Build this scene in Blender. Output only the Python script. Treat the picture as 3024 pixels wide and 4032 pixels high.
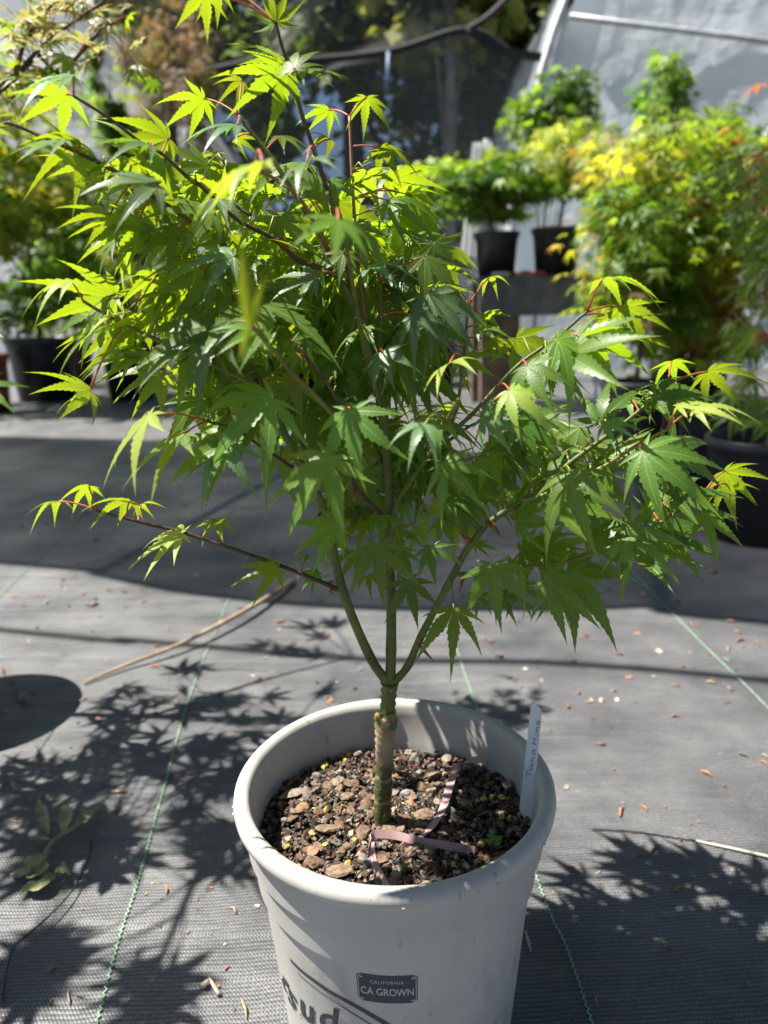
import bpy, math, random
import numpy as np
from mathutils import Vector, Matrix
random.seed(7); rng = np.random.default_rng(7)
R = math.radians
scene = bpy.context.scene
for o in list(bpy.data.objects): bpy.data.objects.remove(o)
COL = scene.collection

# ------------------------------------------------------------------ camera, sky, sun
CAMZ, PITCH, FPX = 0.617, R(15.42), 1610.0          # FPX: focal length in units of a 1659 x 2212 picture
cam = bpy.data.cameras.new('camera'); camo = bpy.data.objects.new('camera', cam); COL.objects.link(camo)
ROLL = R(1.5)
camo.matrix_world = Matrix.Translation((0, 0, CAMZ)) @ Matrix.Rotation(math.pi/2 - PITCH, 4, 'X') @ Matrix.Rotation(-ROLL, 4, 'Z')
cam.sensor_fit = 'VERTICAL'; cam.sensor_height = 36; cam.sensor_width = 27; cam.lens = FPX/2212*36
cam.clip_start = 0.02; cam.clip_end = 600
cam.dof.use_dof = True; cam.dof.focus_distance = 0.56; cam.dof.aperture_fstop = 5.6
scene.camera = camo
scene.render.resolution_x, scene.render.resolution_y = 768, 1024

SUN_EL, SUN_AZ = R(60), R(170)                      # azimuth of the sun measured from +x towards +y
SH = Vector((math.cos(SUN_AZ), math.sin(SUN_AZ), 0))
SUNV = (SH*math.cos(SUN_EL) + Vector((0, 0, math.sin(SUN_EL)))).normalized()
world = bpy.data.worlds.new('World'); scene.world = world; world.use_nodes = True
wn = world.node_tree.nodes; wl = world.node_tree.links
sky = wn.new('ShaderNodeTexSky'); sky.sky_type = 'NISHITA'; sky.sun_disc = False
sky.air_density = .55; sky.dust_density = .5; sky.sun_elevation = SUN_EL; sky.sun_rotation = math.pi/2 - SUN_AZ
bg = wn['Background']; bg.inputs[1].default_value = 0.05; wl.new(sky.outputs[0], bg.inputs[0])
sl = bpy.data.lights.new('sun', 'SUN'); sl.energy = 5.0; sl.angle = R(0.53); sl.color = (1, 0.955, 0.875)
so = bpy.data.objects.new('sun', sl); COL.objects.link(so)
so.rotation_euler = (-SUNV).to_track_quat('-Z', 'Y').to_euler(); so.location = SUNV*8
vs = scene.view_settings
scene.display_settings.display_device = 'sRGB'
vs.view_transform = 'Standard'; vs.look = 'None'; vs.exposure = 1.30; vs.gamma = 1; vs.use_curve_mapping = False

# ------------------------------------------------------------------ picture -> directions
CP, SP = math.cos(PITCH), math.sin(PITCH)
def ray(px, py):                                    # pixel of the 3024 x 4032 photograph -> world direction
    u, v = (px/1.8228 - 829.5)/FPX, -(py/1.8228 - 1106)/FPX
    u, v = u*math.cos(ROLL)+v*math.sin(ROLL), v*math.cos(ROLL)-u*math.sin(ROLL)
    return Vector((u, CP + v*SP, -SP + v*CP))
def at_y(px, py, y): d = ray(px, py); return Vector((0, 0, CAMZ)) + d*(y/d.y)
def at_z(px, py, z): d = ray(px, py); return Vector((0, 0, CAMZ)) + d*((z-CAMZ)/d.z)
def to_px(P):
    y, z = P[1], P[2]-CAMZ; d = y*CP - z*SP; u = y*SP + z*CP
    a, b_ = P[0]/d, u/d
    a, b_ = a*math.cos(ROLL)-b_*math.sin(ROLL), b_*math.cos(ROLL)+a*math.sin(ROLL)
    return 1.8228*(829.5+FPX*a), 1.8228*(1106-FPX*b_)

# ------------------------------------------------------------------ object helpers
def tag(o, label=None, cat=None, group=None, kind=None):
    if label: o['label'] = label
    if cat: o['category'] = cat
    if group: o['group'] = group
    if kind: o['kind'] = kind
    return o
def empty(name, loc, label, cat, group=None):
    o = bpy.data.objects.new(name, None); o.empty_display_size = 0.05; o.location = loc; COL.objects.link(o)
    return tag(o, label, cat, group)
def parent(o, p):
    o.parent = p; o.matrix_parent_inverse = Matrix.Translation(-Vector(p.location)); return o
def mesh(verts, faces, name='mesh', smooth=True):
    m = bpy.data.meshes.new(name); m.from_pydata([tuple(v) for v in verts], [], [tuple(f) for f in faces])
    if smooth: m.polygons.foreach_set('use_smooth', np.ones(len(m.polygons), bool))
    m.update(); return m
def add(name, m, mat=None, par=None, M=None):
    o = bpy.data.objects.new(name, m); COL.objects.link(o)
    if mat and not m.materials: m.materials.append(mat)
    if M is not None: o.matrix_world = M
    if par: parent(o, par)
    return o
class MB:
    def __init__(s): s.v = []; s.f = []
    def addm(s, v, f):
        b = len(s.v); s.v += [tuple(x) for x in v]; s.f += [tuple(i+b for i in q) for q in f]
    def box(s, c, size, rot=None):
        c = Vector(c); h = Vector(size)*0.5; vs_ = []
        for x in (-1, 1):
            for y in (-1, 1):
                for z in (-1, 1):
                    p = Vector((x*h.x, y*h.y, z*h.z)); p = rot @ p if rot else p; vs_.append(c+p)
        s.addm(vs_, [(0,1,3,2),(4,6,7,5),(0,4,5,1),(2,3,7,6),(0,2,6,4),(1,5,7,3)])
    def tube(s, pts, rad, n=8, cap=True):
        pts = [Vector(p) for p in pts]
        if not hasattr(rad, '__len__'): rad = [rad]*len(pts)
        vs_ = []; ref = None
        for i, p in enumerate(pts):
            t = (pts[min(i+1, len(pts)-1)] - pts[max(i-1, 0)]).normalized()
            if ref is None: ref = t.orthogonal().normalized()
            ref = (ref - t*ref.dot(t)).normalized(); b = t.cross(ref)
            for k in range(n):
                a = 2*math.pi*k/n; vs_.append(p + (ref*math.cos(a) + b*math.sin(a))*rad[i])
        fs = [(i*n+k, i*n+(k+1) % n, (i+1)*n+(k+1) % n, (i+1)*n+k) for i in range(len(pts)-1) for k in range(n)]
        if cap: fs += [tuple(range(n-1, -1, -1)), tuple((len(pts)-1)*n+k for k in range(n))]
        s.addm(vs_, fs)
    def lathe(s, prof, c, n=64):
        c = Vector(c); vs_ = [c + Vector((r*math.cos(2*math.pi*k/n), r*math.sin(2*math.pi*k/n), z)) for r, z in prof for k in range(n)]
        s.addm(vs_, [(i*n+k, i*n+(k+1) % n, (i+1)*n+(k+1) % n, (i+1)*n+k) for i in range(len(prof)-1) for k in range(n)])
    def mesh(s, name='mesh', smooth=True): return mesh(s.v, s.f, name, smooth)
    def build(s, name, mat, par=None, smooth=True): return add(name, s.mesh(name, smooth), mat, par)
def spline(pts, n=6):                               # Catmull-Rom through points
    P = [np.array(p, float) for p in pts]
    if len(P) < 3: return [P[0]+(P[-1]-P[0])*t for t in np.linspace(0, 1, n+1)]
    P = [2*P[0]-P[1]] + P + [2*P[-1]-P[-2]]; out = []
    for i in range(1, len(P)-2):
        a, b, c, d = P[i-1:i+3]
        for t in np.linspace(0, 1, n, endpoint=False):
            out.append(0.5*(2*b+(c-a)*t+(2*a-5*b+4*c-d)*t*t+(3*b-a-3*c+d)*t**3))
    out.append(P[-2]); return out

# ------------------------------------------------------------------ materials
def mat(name, base=(.5,.5,.5), rough=.6, spec=.5):
    m = bpy.data.materials.new(name); m.use_nodes = True
    b = m.node_tree.nodes['Principled BSDF']
    b.inputs['Base Color'].default_value = (*base, 1); b.inputs['Roughness'].default_value = rough
    b.inputs['Specular IOR Level'].default_value = spec
    return m
def nd(m, t, **kw):
    n = m.node_tree.nodes.new(t)
    for k, v in kw.items(): setattr(n, k, v)
    return n
def lk(m, a, b): m.node_tree.links.new(a, b)
def noise_col(m, c1, c2, scale, lo=.35, hi=.65, coord='Object', detail=6, bump=0, bscale=None, bdist=.002):
    b = m.node_tree.nodes['Principled BSDF']; tc = nd(m, 'ShaderNodeTexCoord')
    nz = nd(m, 'ShaderNodeTexNoise'); nz.inputs['Scale'].default_value = scale; nz.inputs['Detail'].default_value = detail
    lk(m, tc.outputs[coord], nz.inputs['Vector'])
    cr = nd(m, 'ShaderNodeValToRGB'); cr.color_ramp.elements[0].position = lo; cr.color_ramp.elements[1].position = hi
    cr.color_ramp.elements[0].color = (*c1, 1); cr.color_ramp.elements[1].color = (*c2, 1)
    lk(m, nz.outputs['Fac'], cr.inputs[0]); lk(m, cr.outputs[0], b.inputs['Base Color'])
    if bump:
        n2 = nd(m, 'ShaderNodeTexNoise'); n2.inputs['Scale'].default_value = bscale or scale; n2.inputs['Detail'].default_value = 8
        lk(m, tc.outputs[coord], n2.inputs['Vector'])
        bp = nd(m, 'ShaderNodeBump'); bp.inputs['Strength'].default_value = bump; bp.inputs['Distance'].default_value = bdist
        lk(m, n2.outputs['Fac'], bp.inputs['Height']); lk(m, bp.outputs[0], b.inputs['Normal'])
    return m
def attr_mat(name, rough=.7, trans=0, spec=.4, bump=0):
    m = mat(name, rough=rough, spec=spec); b = m.node_tree.nodes['Principled BSDF']
    a = nd(m, 'ShaderNodeAttribute', attribute_name='col'); lk(m, a.outputs['Color'], b.inputs['Base Color'])
    if trans:
        t = nd(m, 'ShaderNodeBsdfTranslucent'); mx = nd(m, 'ShaderNodeMixShader'); mx.inputs[0].default_value = trans
        g = nd(m, 'ShaderNodeMix', data_type='RGBA', blend_type='MULTIPLY'); g.inputs[0].default_value = 1
        g.inputs[7].default_value = (2.2, 2.05, .7, 1); lk(m, a.outputs['Color'], g.inputs[6]); lk(m, g.outputs[2], t.inputs['Color'])
        lk(m, b.outputs[0], mx.inputs[1]); lk(m, t.outputs[0], mx.inputs[2])
        lk(m, mx.outputs[0], m.node_tree.nodes['Material Output'].inputs[0])
    if bump:
        n2 = nd(m, 'ShaderNodeTexNoise'); n2.inputs['Scale'].default_value = 400; n2.inputs['Detail'].default_value = 6
        tc = nd(m, 'ShaderNodeTexCoord'); lk(m, tc.outputs['Object'], n2.inputs['Vector'])
        bp = nd(m, 'ShaderNodeBump'); bp.inputs['Strength'].default_value = bump; bp.inputs['Distance'].default_value = .001
        lk(m, n2.outputs['Fac'], bp.inputs['Height']); lk(m, bp.outputs[0], b.inputs['Normal'])
    return m
def leaf_mat(name, front, thru, vein, trans=.5, rough=.42, var=.25):
    m = mat(name, front, rough, .55); nt = m.node_tree; b = nt.nodes['Principled BSDF']
    uv = nd(m, 'ShaderNodeUVMap'); sep = nd(m, 'ShaderNodeSeparateXYZ'); lk(m, uv.outputs[0], sep.inputs[0])
    ab = nd(m, 'ShaderNodeMath', operation='ABSOLUTE'); lk(m, sep.outputs['Y'], ab.inputs[0])
    mr = nd(m, 'ShaderNodeMapRange'); mr.inputs['From Min'].default_value = .003; mr.inputs['From Max'].default_value = .0085
    mr.inputs['To Min'].default_value = .8; mr.inputs['To Max'].default_value = 0; lk(m, ab.outputs[0], mr.inputs[0])
    # side veins
    k1 = nd(m, 'ShaderNodeMath', operation='MULTIPLY_ADD'); k1.inputs[1].default_value = -0.9; lk(m, ab.outputs[0], k1.inputs[0]); lk(m, sep.outputs['X'], k1.inputs[2])
    k2 = nd(m, 'ShaderNodeMath', operation='MULTIPLY'); k2.inputs[1].default_value = 15; lk(m, k1.outputs[0], k2.inputs[0])
    k3 = nd(m, 'ShaderNodeMath', operation='FRACT'); lk(m, k2.outputs[0], k3.inputs[0])
    k4 = nd(m, 'ShaderNodeMapRange'); k4.inputs['From Max'].default_value = .16; k4.inputs['To Min'].default_value = .28; k4.inputs['To Max'].default_value = 0; lk(m, k3.outputs[0], k4.inputs[0])
    mxv = nd(m, 'ShaderNodeMath', operation='MAXIMUM'); lk(m, mr.outputs[0], mxv.inputs[0]); lk(m, k4.outputs[0], mxv.inputs[1])
    oi = nd(m, 'ShaderNodeObjectInfo')
    hs = nd(m, 'ShaderNodeHueSaturation'); h1 = nd(m, 'ShaderNodeMapRange'); h1.inputs['To Min'].default_value = .485; h1.inputs['To Max'].default_value = .515
    v1 = nd(m, 'ShaderNodeMapRange'); v1.inputs['To Min'].default_value = 1-var; v1.inputs['To Max'].default_value = 1+var
    lk(m, oi.outputs['Random'], h1.inputs[0]); lk(m, oi.outputs['Random'], v1.inputs[0]); lk(m, h1.outputs[0], hs.inputs['Hue']); lk(m, v1.outputs[0], hs.inputs['Value'])
    tc = nd(m, 'ShaderNodeTexCoord'); nz = nd(m, 'ShaderNodeTexNoise'); nz.inputs['Scale'].default_value = 7; nz.inputs['Detail'].default_value = 5
    lk(m, tc.outputs['Object'], nz.inputs['Vector'])
    blotch = nd(m, 'ShaderNodeMix', data_type='RGBA'); blotch.inputs[6].default_value = (*[c*.8 for c in front], 1); blotch.inputs[7].default_value = (*[min(1, c*1.25) for c in front], 1)
    lk(m, nz.outputs['Fac'], blotch.inputs[0])
    mv = nd(m, 'ShaderNodeMix', data_type='RGBA'); mv.inputs[7].default_value = (*vein, 1)
    lk(m, mxv.outputs[0], mv.inputs[0]); lk(m, blotch.outputs[2], mv.inputs[6]); lk(m, mv.outputs[2], hs.inputs['Color'])
    tp = nd(m, 'ShaderNodeMapRange'); tp.inputs['From Min'].default_value = .90; tp.inputs['From Max'].default_value = .985; tp.inputs['To Max'].default_value = .8; lk(m, sep.outputs['X'], tp.inputs[0])
    nsp = nd(m, 'ShaderNodeTexNoise'); nsp.inputs['Scale'].default_value = 26; nsp.inputs['Detail'].default_value = 3; lk(m, tc.outputs['Object'], nsp.inputs['Vector'])
    sp_ = nd(m, 'ShaderNodeMapRange'); sp_.inputs['From Min'].default_value = .70; sp_.inputs['From Max'].default_value = .78; sp_.inputs['To Max'].default_value = .5; lk(m, nsp.outputs['Fac'], sp_.inputs[0])
    tsp = nd(m, 'ShaderNodeMath', operation='MAXIMUM'); lk(m, tp.outputs[0], tsp.inputs[0]); lk(m, sp_.outputs[0], tsp.inputs[1])
    tmx = nd(m, 'ShaderNodeMix', data_type='RGBA'); tmx.inputs[7].default_value = (.20,.09,.04,1); lk(m, tsp.outputs[0], tmx.inputs[0]); lk(m, hs.outputs[0], tmx.inputs[6])
    lk(m, tmx.outputs[2], b.inputs['Base Color'])
    t = nd(m, 'ShaderNodeBsdfTranslucent'); hs2 = nd(m, 'ShaderNodeHueSaturation'); lk(m, h1.outputs[0], hs2.inputs['Hue']); lk(m, v1.outputs[0], hs2.inputs['Value'])
    mt = nd(m, 'ShaderNodeMix', data_type='RGBA'); mt.inputs[6].default_value = (*thru, 1); mt.inputs[7].default_value = (*[c*.62 for c in thru], 1)
    lk(m, mxv.outputs[0], mt.inputs[0]); lk(m, mt.outputs[2], hs2.inputs['Color']); lk(m, hs2.outputs[0], t.inputs['Color'])
    mx = nd(m, 'ShaderNodeMixShader'); mx.inputs[0].default_value = trans
    lk(m, b.outputs[0], mx.inputs[1]); lk(m, t.outputs[0], mx.inputs[2]); lk(m, mx.outputs[0], nt.nodes['Material Output'].inputs[0])
    bp = nd(m, 'ShaderNodeBump'); bp.inputs['Strength'].default_value = .35; bp.inputs['Distance'].default_value = .0006
    lk(m, mxv.outputs[0], bp.inputs['Height']); bp.invert = True; lk(m, bp.outputs[0], b.inputs['Normal'])
    return m
M_LEAF = {
 'm': leaf_mat('leaf_mature', (.105,.195,.025), (.40,.58,.012), (.28,.40,.08), .46, .42),
 'd': leaf_mat('leaf_shaded', (.075,.155,.022), (.28,.48,.012), (.24,.35,.09), .42, .42),  # darker copy for leaves in shade, the shade put into the colour
 'y': leaf_mat('leaf_young_backlit', (.14,.26,.02), (.40,.55,.012), (.30,.42,.06), .54, .42, .24),  # yellow of young leaves plus sun shining through, both in the colour
 'p': leaf_mat('leaf_pale_sunlit', (.34,.42,.07), (.55,.70,.05), (.42,.50,.14), .45, .45, .12),  # pale yellow green with direct sun brightness put into the colour
 'l': leaf_mat('leaf_sunlit', (.105,.21,.035), (.36,.56,.015), (.34,.46,.12), .46, .42),  # lighter copy of the mature leaf, sunlight put into the colour
 'g': leaf_mat('leaf_grey_sheen', (.12,.20,.09), (.26,.48,.02), (.26,.36,.14), .36, .36),  # greyer copy, sky and sun sheen on leaf tops painted in
}
M_BARK = noise_col(mat('bark_green', rough=.55), (.06,.085,.012), (.13,.16,.025), 60, bump=.3, bscale=200)
M_BARKBR = noise_col(mat('bark_brown', rough=.65), (.05,.028,.015), (.12,.065,.03), 80, bump=.3, bscale=250)
M_RED = noise_col(mat('petiole_red', rough=.5), (.42,.055,.035), (.5,.16,.06), 90)
M_GRN = noise_col(mat('petiole_green', rough=.5), (.2,.24,.03), (.3,.26,.06), 90)

# ------------------------------------------------------------------ ground
def ground_material():
    m = mat('woven_ground_cloth', rough=.48, spec=.7); nt = m.node_tree; b = nt.nodes['Principled BSDF']
    b.inputs['Sheen Weight'].default_value = .18; b.inputs['Sheen Roughness'].default_value = .45; b.inputs['Sheen Tint'].default_value = (1, 1, 1, 1)
    tc = nd(m, 'ShaderNodeTexCoord'); mp = nd(m, 'ShaderNodeMapping'); mp.inputs['Rotation'].default_value = (0, 0, R(-2.5))
    wob = nd(m, 'ShaderNodeTexNoise'); wob.inputs['Scale'].default_value = 9; wob.inputs['Detail'].default_value = 2
    lk(m, tc.outputs['Object'], wob.inputs['Vector'])
    wa = nd(m, 'ShaderNodeVectorMath', operation='MULTIPLY_ADD'); wa.inputs[1].default_value = (.012, .012, 0)
    lk(m, wob.outputs['Color'], wa.inputs[0]); lk(m, tc.outputs['Object'], wa.inputs[2]); lk(m, wa.outputs[0], mp.inputs['Vector'])
    sep = nd(m, 'ShaderNodeSeparateXYZ'); lk(m, mp.outputs[0], sep.inputs[0])
    def wave(sock, pitch, ph=0):
        a = nd(m, 'ShaderNodeMath', operation='MULTIPLY_ADD'); a.inputs[1].default_value = 2*math.pi/pitch; a.inputs[2].default_value = ph; lk(m, sock, a.inputs[0])
        s = nd(m, 'ShaderNodeMath', operation='SINE'); lk(m, a.outputs[0], s.inputs[0]); return s.outputs[0]
    wx, wy = wave(sep.outputs['X'], .0036), wave(sep.outputs['Y'], .0046)
    pr = nd(m, 'ShaderNodeMath', operation='MULTIPLY'); lk(m, wx, pr.inputs[0]); lk(m, wy, pr.inputs[1])
    su = nd(m, 'ShaderNodeMath', operation='MULTIPLY_ADD'); su.inputs[1].default_value = .8; lk(m, wy, su.inputs[0]); lk(m, pr.outputs[0], su.inputs[2])
    mr = nd(m, 'ShaderNodeMapRange'); mr.inputs['From Min'].default_value = -1.3; mr.inputs['From Max'].default_value = 1.5; lk(m, su.outputs[0], mr.inputs[0])
    big = nd(m, 'ShaderNodeTexNoise'); big.inputs['Scale'].default_value = 5; big.inputs['Detail'].default_value = 9; big.inputs['Roughness'].default_value = .65; lk(m, tc.outputs['Object'], big.inputs['Vector'])
    fine = nd(m, 'ShaderNodeTexNoise'); fine.inputs['Scale'].default_value = 260; fine.inputs['Detail'].default_value = 4; lk(m, tc.outputs['Object'], fine.inputs['Vector'])
    dust = nd(m, 'ShaderNodeValToRGB'); e = dust.color_ramp.elements; e[0].position = .36; e[0].color = (.060,.064,.072,1); e[1].position = .68; e[1].color = (.185,.186,.188,1)
    lk(m, big.outputs['Fac'], dust.inputs[0])
    wv = nd(m, 'ShaderNodeValToRGB'); e = wv.color_ramp.elements; e[0].position = .1; e[0].color = (.32,.32,.34,1); e[1].position = .8; e[1].color = (1.25,1.25,1.25,1); lk(m, mr.outputs[0], wv.inputs[0])
    mu = nd(m, 'ShaderNodeMix', data_type='RGBA', blend_type='MULTIPLY'); mu.inputs[0].default_value = 1; lk(m, dust.outputs[0], mu.inputs[6]); lk(m, wv.outputs[0], mu.inputs[7])
    fr = nd(m, 'ShaderNodeValToRGB'); e = fr.color_ramp.elements; e[0].position = .3; e[0].color = (.7,.7,.7,1); e[1].position = .7; e[1].color = (1.35,1.33,1.3,1); lk(m, fine.outputs['Fac'], fr.inputs[0])
    mu2 = nd(m, 'ShaderNodeMix', data_type='RGBA', blend_type='MULTIPLY'); mu2.inputs[0].default_value = 1; lk(m, mu.outputs[2], mu2.inputs[6]); lk(m, fr.outputs[0], mu2.inputs[7])
    lk(m, mu2.outputs[2], b.inputs['Base Color'])
    bp = nd(m, 'ShaderNodeBump'); bp.inputs['Strength'].default_value = .9; bp.inputs['Distance'].default_value = .0010; lk(m, mr.outputs[0], bp.inputs['Height'])
    wr = nd(m, 'ShaderNodeTexNoise'); wr.inputs['Scale'].default_value = 7; wr.inputs['Detail'].default_value = 3
    mp2 = nd(m, 'ShaderNodeMapping'); mp2.inputs['Scale'].default_value = (.45, 2.6, 1); mp2.inputs['Rotation'].default_value = (0, 0, R(12)); lk(m, tc.outputs['Object'], mp2.inputs[0]); lk(m, mp2.outputs[0], wr.inputs['Vector'])
    bp2 = nd(m, 'ShaderNodeBump'); bp2.inputs['Strength'].default_value = .8; bp2.inputs['Distance'].default_value = .025; lk(m, wr.outputs['Fac'], bp2.inputs['Height']); lk(m, bp.outputs[0], bp2.inputs['Normal'])
    lk(m, bp2.outputs[0], b.inputs['Normal'])
    return m
def sheet(name, x0, x1, y0, y1, z, m, nx=1, ny=1):
    vs_ = [(x0+(x1-x0)*i/nx, y0+(y1-y0)*j/ny, z) for j in range(ny+1) for i in range(nx+1)]
    fs = [(j*(nx+1)+i, j*(nx+1)+i+1, (j+1)*(nx+1)+i+1, (j+1)*(nx+1)+i) for j in range(ny) for i in range(nx)]
    o = add(name, mesh(vs_, fs, name, False), m); return tag(o, kind='structure')
tag(sheet('ground', -60, 60, -3, 120, -.004, noise_col(mat('earth', rough=.9), (.10,.085,.055), (.19,.16,.10), 1.5)), 'bare earth and dry litter beyond the ground cloth', 'ground')
tag(sheet('ground_cloth', -7, 7, -1.5, 8.5, 0, ground_material()), 'black woven ground cloth covering the nursery floor', 'ground')

# green marker threads stitched into the cloth
M_THREAD = noise_col(mat('green_thread', rough=.5), (.20,.36,.21), (.34,.52,.37), 120)
thread_px = [[(383,4032),(470,3700),(547,3464),(640,3130),(765,2698),(930,2300),(1094,1932)],
             [(2340,4060),(2225,3720),(2115,3464),(1840,2680),(1760,2440),(1690,2200),(1600,1880)],
             [(3260,3080),(3024,2790),(2750,2520),(2461,2224),(2200,1950)],
             [(-200,2560),(0,2351),(292,2060),(520,1830)]]
thread_lab = ['green zigzag marker thread running left of the grey pot towards the fallen twig', 'green zigzag marker thread passing behind and right of the grey pot',
              'green marker thread crossing the sunlit cloth towards the black pots', 'pale green marker thread far left beyond the dry twig']
for px, lab in zip(thread_px, thread_lab):
    g = [at_z(x, y, .0) for x, y in px]; pts = spline([(p.x, p.y, 0) for p in g], 40)
    pts = np.array(pts); seg = np.r_[0, np.cumsum(np.linalg.norm(np.diff(pts, axis=0), axis=1))]
    out = []; s = 0; k = 0
    while s < seg[-1]:
        p = np.array([np.interp(s, seg, pts[:, i]) for i in range(3)]); q = np.array([np.interp(min(s+.01, seg[-1]), seg, pts[:, i]) for i in range(3)])
        t = q-p; n = np.array([-t[1], t[0], 0]); n /= np.linalg.norm(n)+1e-9
        out.append(p + n*(.0013 if k % 2 else -.0013) + np.array([0, 0, .0011 + (.0006 if k % 2 else 0)])); k += 1; s += .0034 if p[1] < 1.3 else .008
    b = MB(); b.tube(out, .0010 if px[0][1] > 3000 else .0011, 4); o = b.build('marker_thread', M_THREAD)
    tag(o, lab, 'thread', 'green marker threads')

def wear(m):                                         # soil splashes and scuffs
    b = m.node_tree.nodes['Principled BSDF']; src = b.inputs['Base Color'].links[0].from_socket; tc = nd(m, 'ShaderNodeTexCoord')
    mp = nd(m, 'ShaderNodeMapping'); mp.inputs['Scale'].default_value = (1, 1, .35); lk(m, tc.outputs['Object'], mp.inputs[0])
    for sc, lo, hi, amt, col in ((38, .56, .74, .35, (.22,.18,.14)), (150, .66, .72, .4, (.18,.14,.11)), (9, .5, .75, .35, (.30,.29,.26)), (420, .70, .74, .5, (.10,.08,.06))):
        n = nd(m, 'ShaderNodeTexNoise'); n.inputs['Scale'].default_value = sc; n.inputs['Detail'].default_value = 5; lk(m, mp.outputs[0], n.inputs['Vector'])
        r_ = nd(m, 'ShaderNodeMapRange'); r_.inputs['From Min'].default_value = lo; r_.inputs['From Max'].default_value = hi; r_.inputs['To Max'].default_value = amt; lk(m, n.outputs['Fac'], r_.inputs[0])
        x = nd(m, 'ShaderNodeMix', data_type='RGBA'); x.inputs[7].default_value = (*col, 1); lk(m, r_.outputs[0], x.inputs[0]); lk(m, src, x.inputs[6]); src = x.outputs[2]
    lk(m, src, b.inputs['Base Color'])
# ------------------------------------------------------------------ the grey pot
PC = Vector((.0025, .533, 0)); RIMZ, RIMR = .245, .13
def pot_r(z): return .0985 + (.1185-.0985)*z/.235      # outer wall radius
M_POT = noise_col(mat('grey_plastic', rough=.48, spec=.4), (.44,.425,.385), (.51,.495,.45), 14, bump=.12, bscale=350, bdist=.0006)
wear(M_POT)
prof = [(0,.004),(.0965,.004),(.0985,0),(pot_r(.06),.06),(pot_r(.12),.12),(pot_r(.168),.168),(pot_r(.170)+.0030,.1695),(pot_r(.2)+.0030,.1995),(pot_r(.203)+.0058,.2005),(pot_r(.222)+.0055,.222),(.1235,.2315),
        (.1285,.2320),(.1300,.2338),(.1305,.2375),(.1298,.2415),(.1268,.2445),(.1228,.2452),(.1190,.2435),(.1168,.239),(.1162,.231),(.1145,.205),(.1140,.2035),(.1128,.185),(.107,.12)]
potb = MB(); cuts = [0, 2, 5, 6, 7, 8, 10, 11, len(prof)-1]      # sharp steps stay unsmoothed
for a_, b_ in zip(cuts, cuts[1:]): potb.lathe(prof[a_:b_+1], PC, 128)
POT = empty('plant_pot', PC, 'pale grey plastic nursery pot with rolled rim, blue plate mark and printed logo', 'pot')
potb.build('pot_wall', M_POT, POT)
# print on the pot wall
def pot_hit(px, py):
    d = ray(px, py); o = Vector((0, 0, CAMZ)); t = .2
    while t < .9:
        p = o+d*t
        if p.z < .2 and math.hypot(p.x-PC.x, p.y-PC.y) < pot_r(p.z): break
        t += .0005
    else: return None
    return math.atan2(p.x-PC.x, -(p.y-PC.y)), p.z
def on_pot(th, z, h=.0004): r = pot_r(z)+h; return Vector((PC.x+r*math.sin(th), PC.y-r*math.cos(th), z))
M_INK = noise_col(mat('blue_black_ink', rough=.5), (.018,.026,.04), (.05,.06,.075), 300, lo=.5, hi=.75)
M_INKB = mat('navy_ink', (.012,.024,.042), .45); M_PRINT = mat('pale_print', (.46,.47,.46), .5)
def strip(px, w0, w1=None, h=.0004):
    pts = [q for q in (pot_hit(x*1.8228, y*1.8228) for x, y in px) if q]; pts = spline([(a, z, 0) for a, z in pts], 12); v = []; f = []
    for i, p in enumerate(pts):
        q = pts[min(i+1, len(pts)-1)]-pts[max(i-1, 0)]; q = np.array([q[0]*.11, q[1]]); q /= np.linalg.norm(q); n = np.array([-q[1], q[0]])
        w = w0+((w1 or w0)-w0)*i/(len(pts)-1)
        for s in (-.5, .5): v.append(on_pot(p[0]+n[0]*w*s/.11, p[1]+n[1]*w*s, h))
    f = [(2*i, 2*i+1, 2*i+3, 2*i+2) for i in range(len(pts)-1)]
    return v, f
lg = MB(); lg.addm(*strip([(583,2019),(628,2073),(675,2114),(708,2138),(771,2174),(834,2211),(880,2240)], .0030, .0042))
lg.build('logo_border', M_INK, POT, False); lg = MB(); lg.addm(*strip([(587,2033),(644,2101),(707,2152),(771,2194),(830,2228)], .0008, .001))
lg.build('logo_border', M_INK, POT, False); lg = MB(); lg.addm(*strip([(1092,2178),(1089,2212),(1087,2240)], .0004)); lg.addm(*strip([(1092,2178),(1078,2196),(1062,2222)], .0004))
lg.build('triangle_mark', M_INK, POT, False)
dg = bpy.context.evaluated_depsgraph_get()
def text_mesh(body, size, bold=0, shear=0, space=1):
    c = bpy.data.curves.new('t', 'FONT'); c.body = body; c.size = size; c.offset = bold; c.shear = shear; c.align_x = 'CENTER'; c.align_y = 'CENTER'; c.space_character = space; c.resolution_u = 3
    o = bpy.data.objects.new('t', c); COL.objects.link(o); dg.update(); m = bpy.data.meshes.new_from_object(o.evaluated_get(dg))
    v = [tuple(p.co) for p in m.vertices]; f = [tuple(p.vertices) for p in m.polygons]
    bpy.data.objects.remove(o); bpy.data.meshes.remove(m); bpy.data.curves.remove(c); return v, f
def pot_text(b, body, size, th, z, rot=0, h=.0006, sx=1, **kw):
    v, f = text_mesh(body, size, **kw); c, s = math.cos(rot), math.sin(rot)
    b.addm([on_pot(th+(x*sx*c-y*s)/pot_r(z), z+x*sx*s+y*c, h) for x, y, _ in v], f)
lt = MB(); cs = [(613,2113,'t'),(627,2147,'s'),(657,2174,'u'),(702,2199,'d')]
hits = [pot_hit(x*1.8228, y*1.8228) for x, y, _ in cs]
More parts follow.
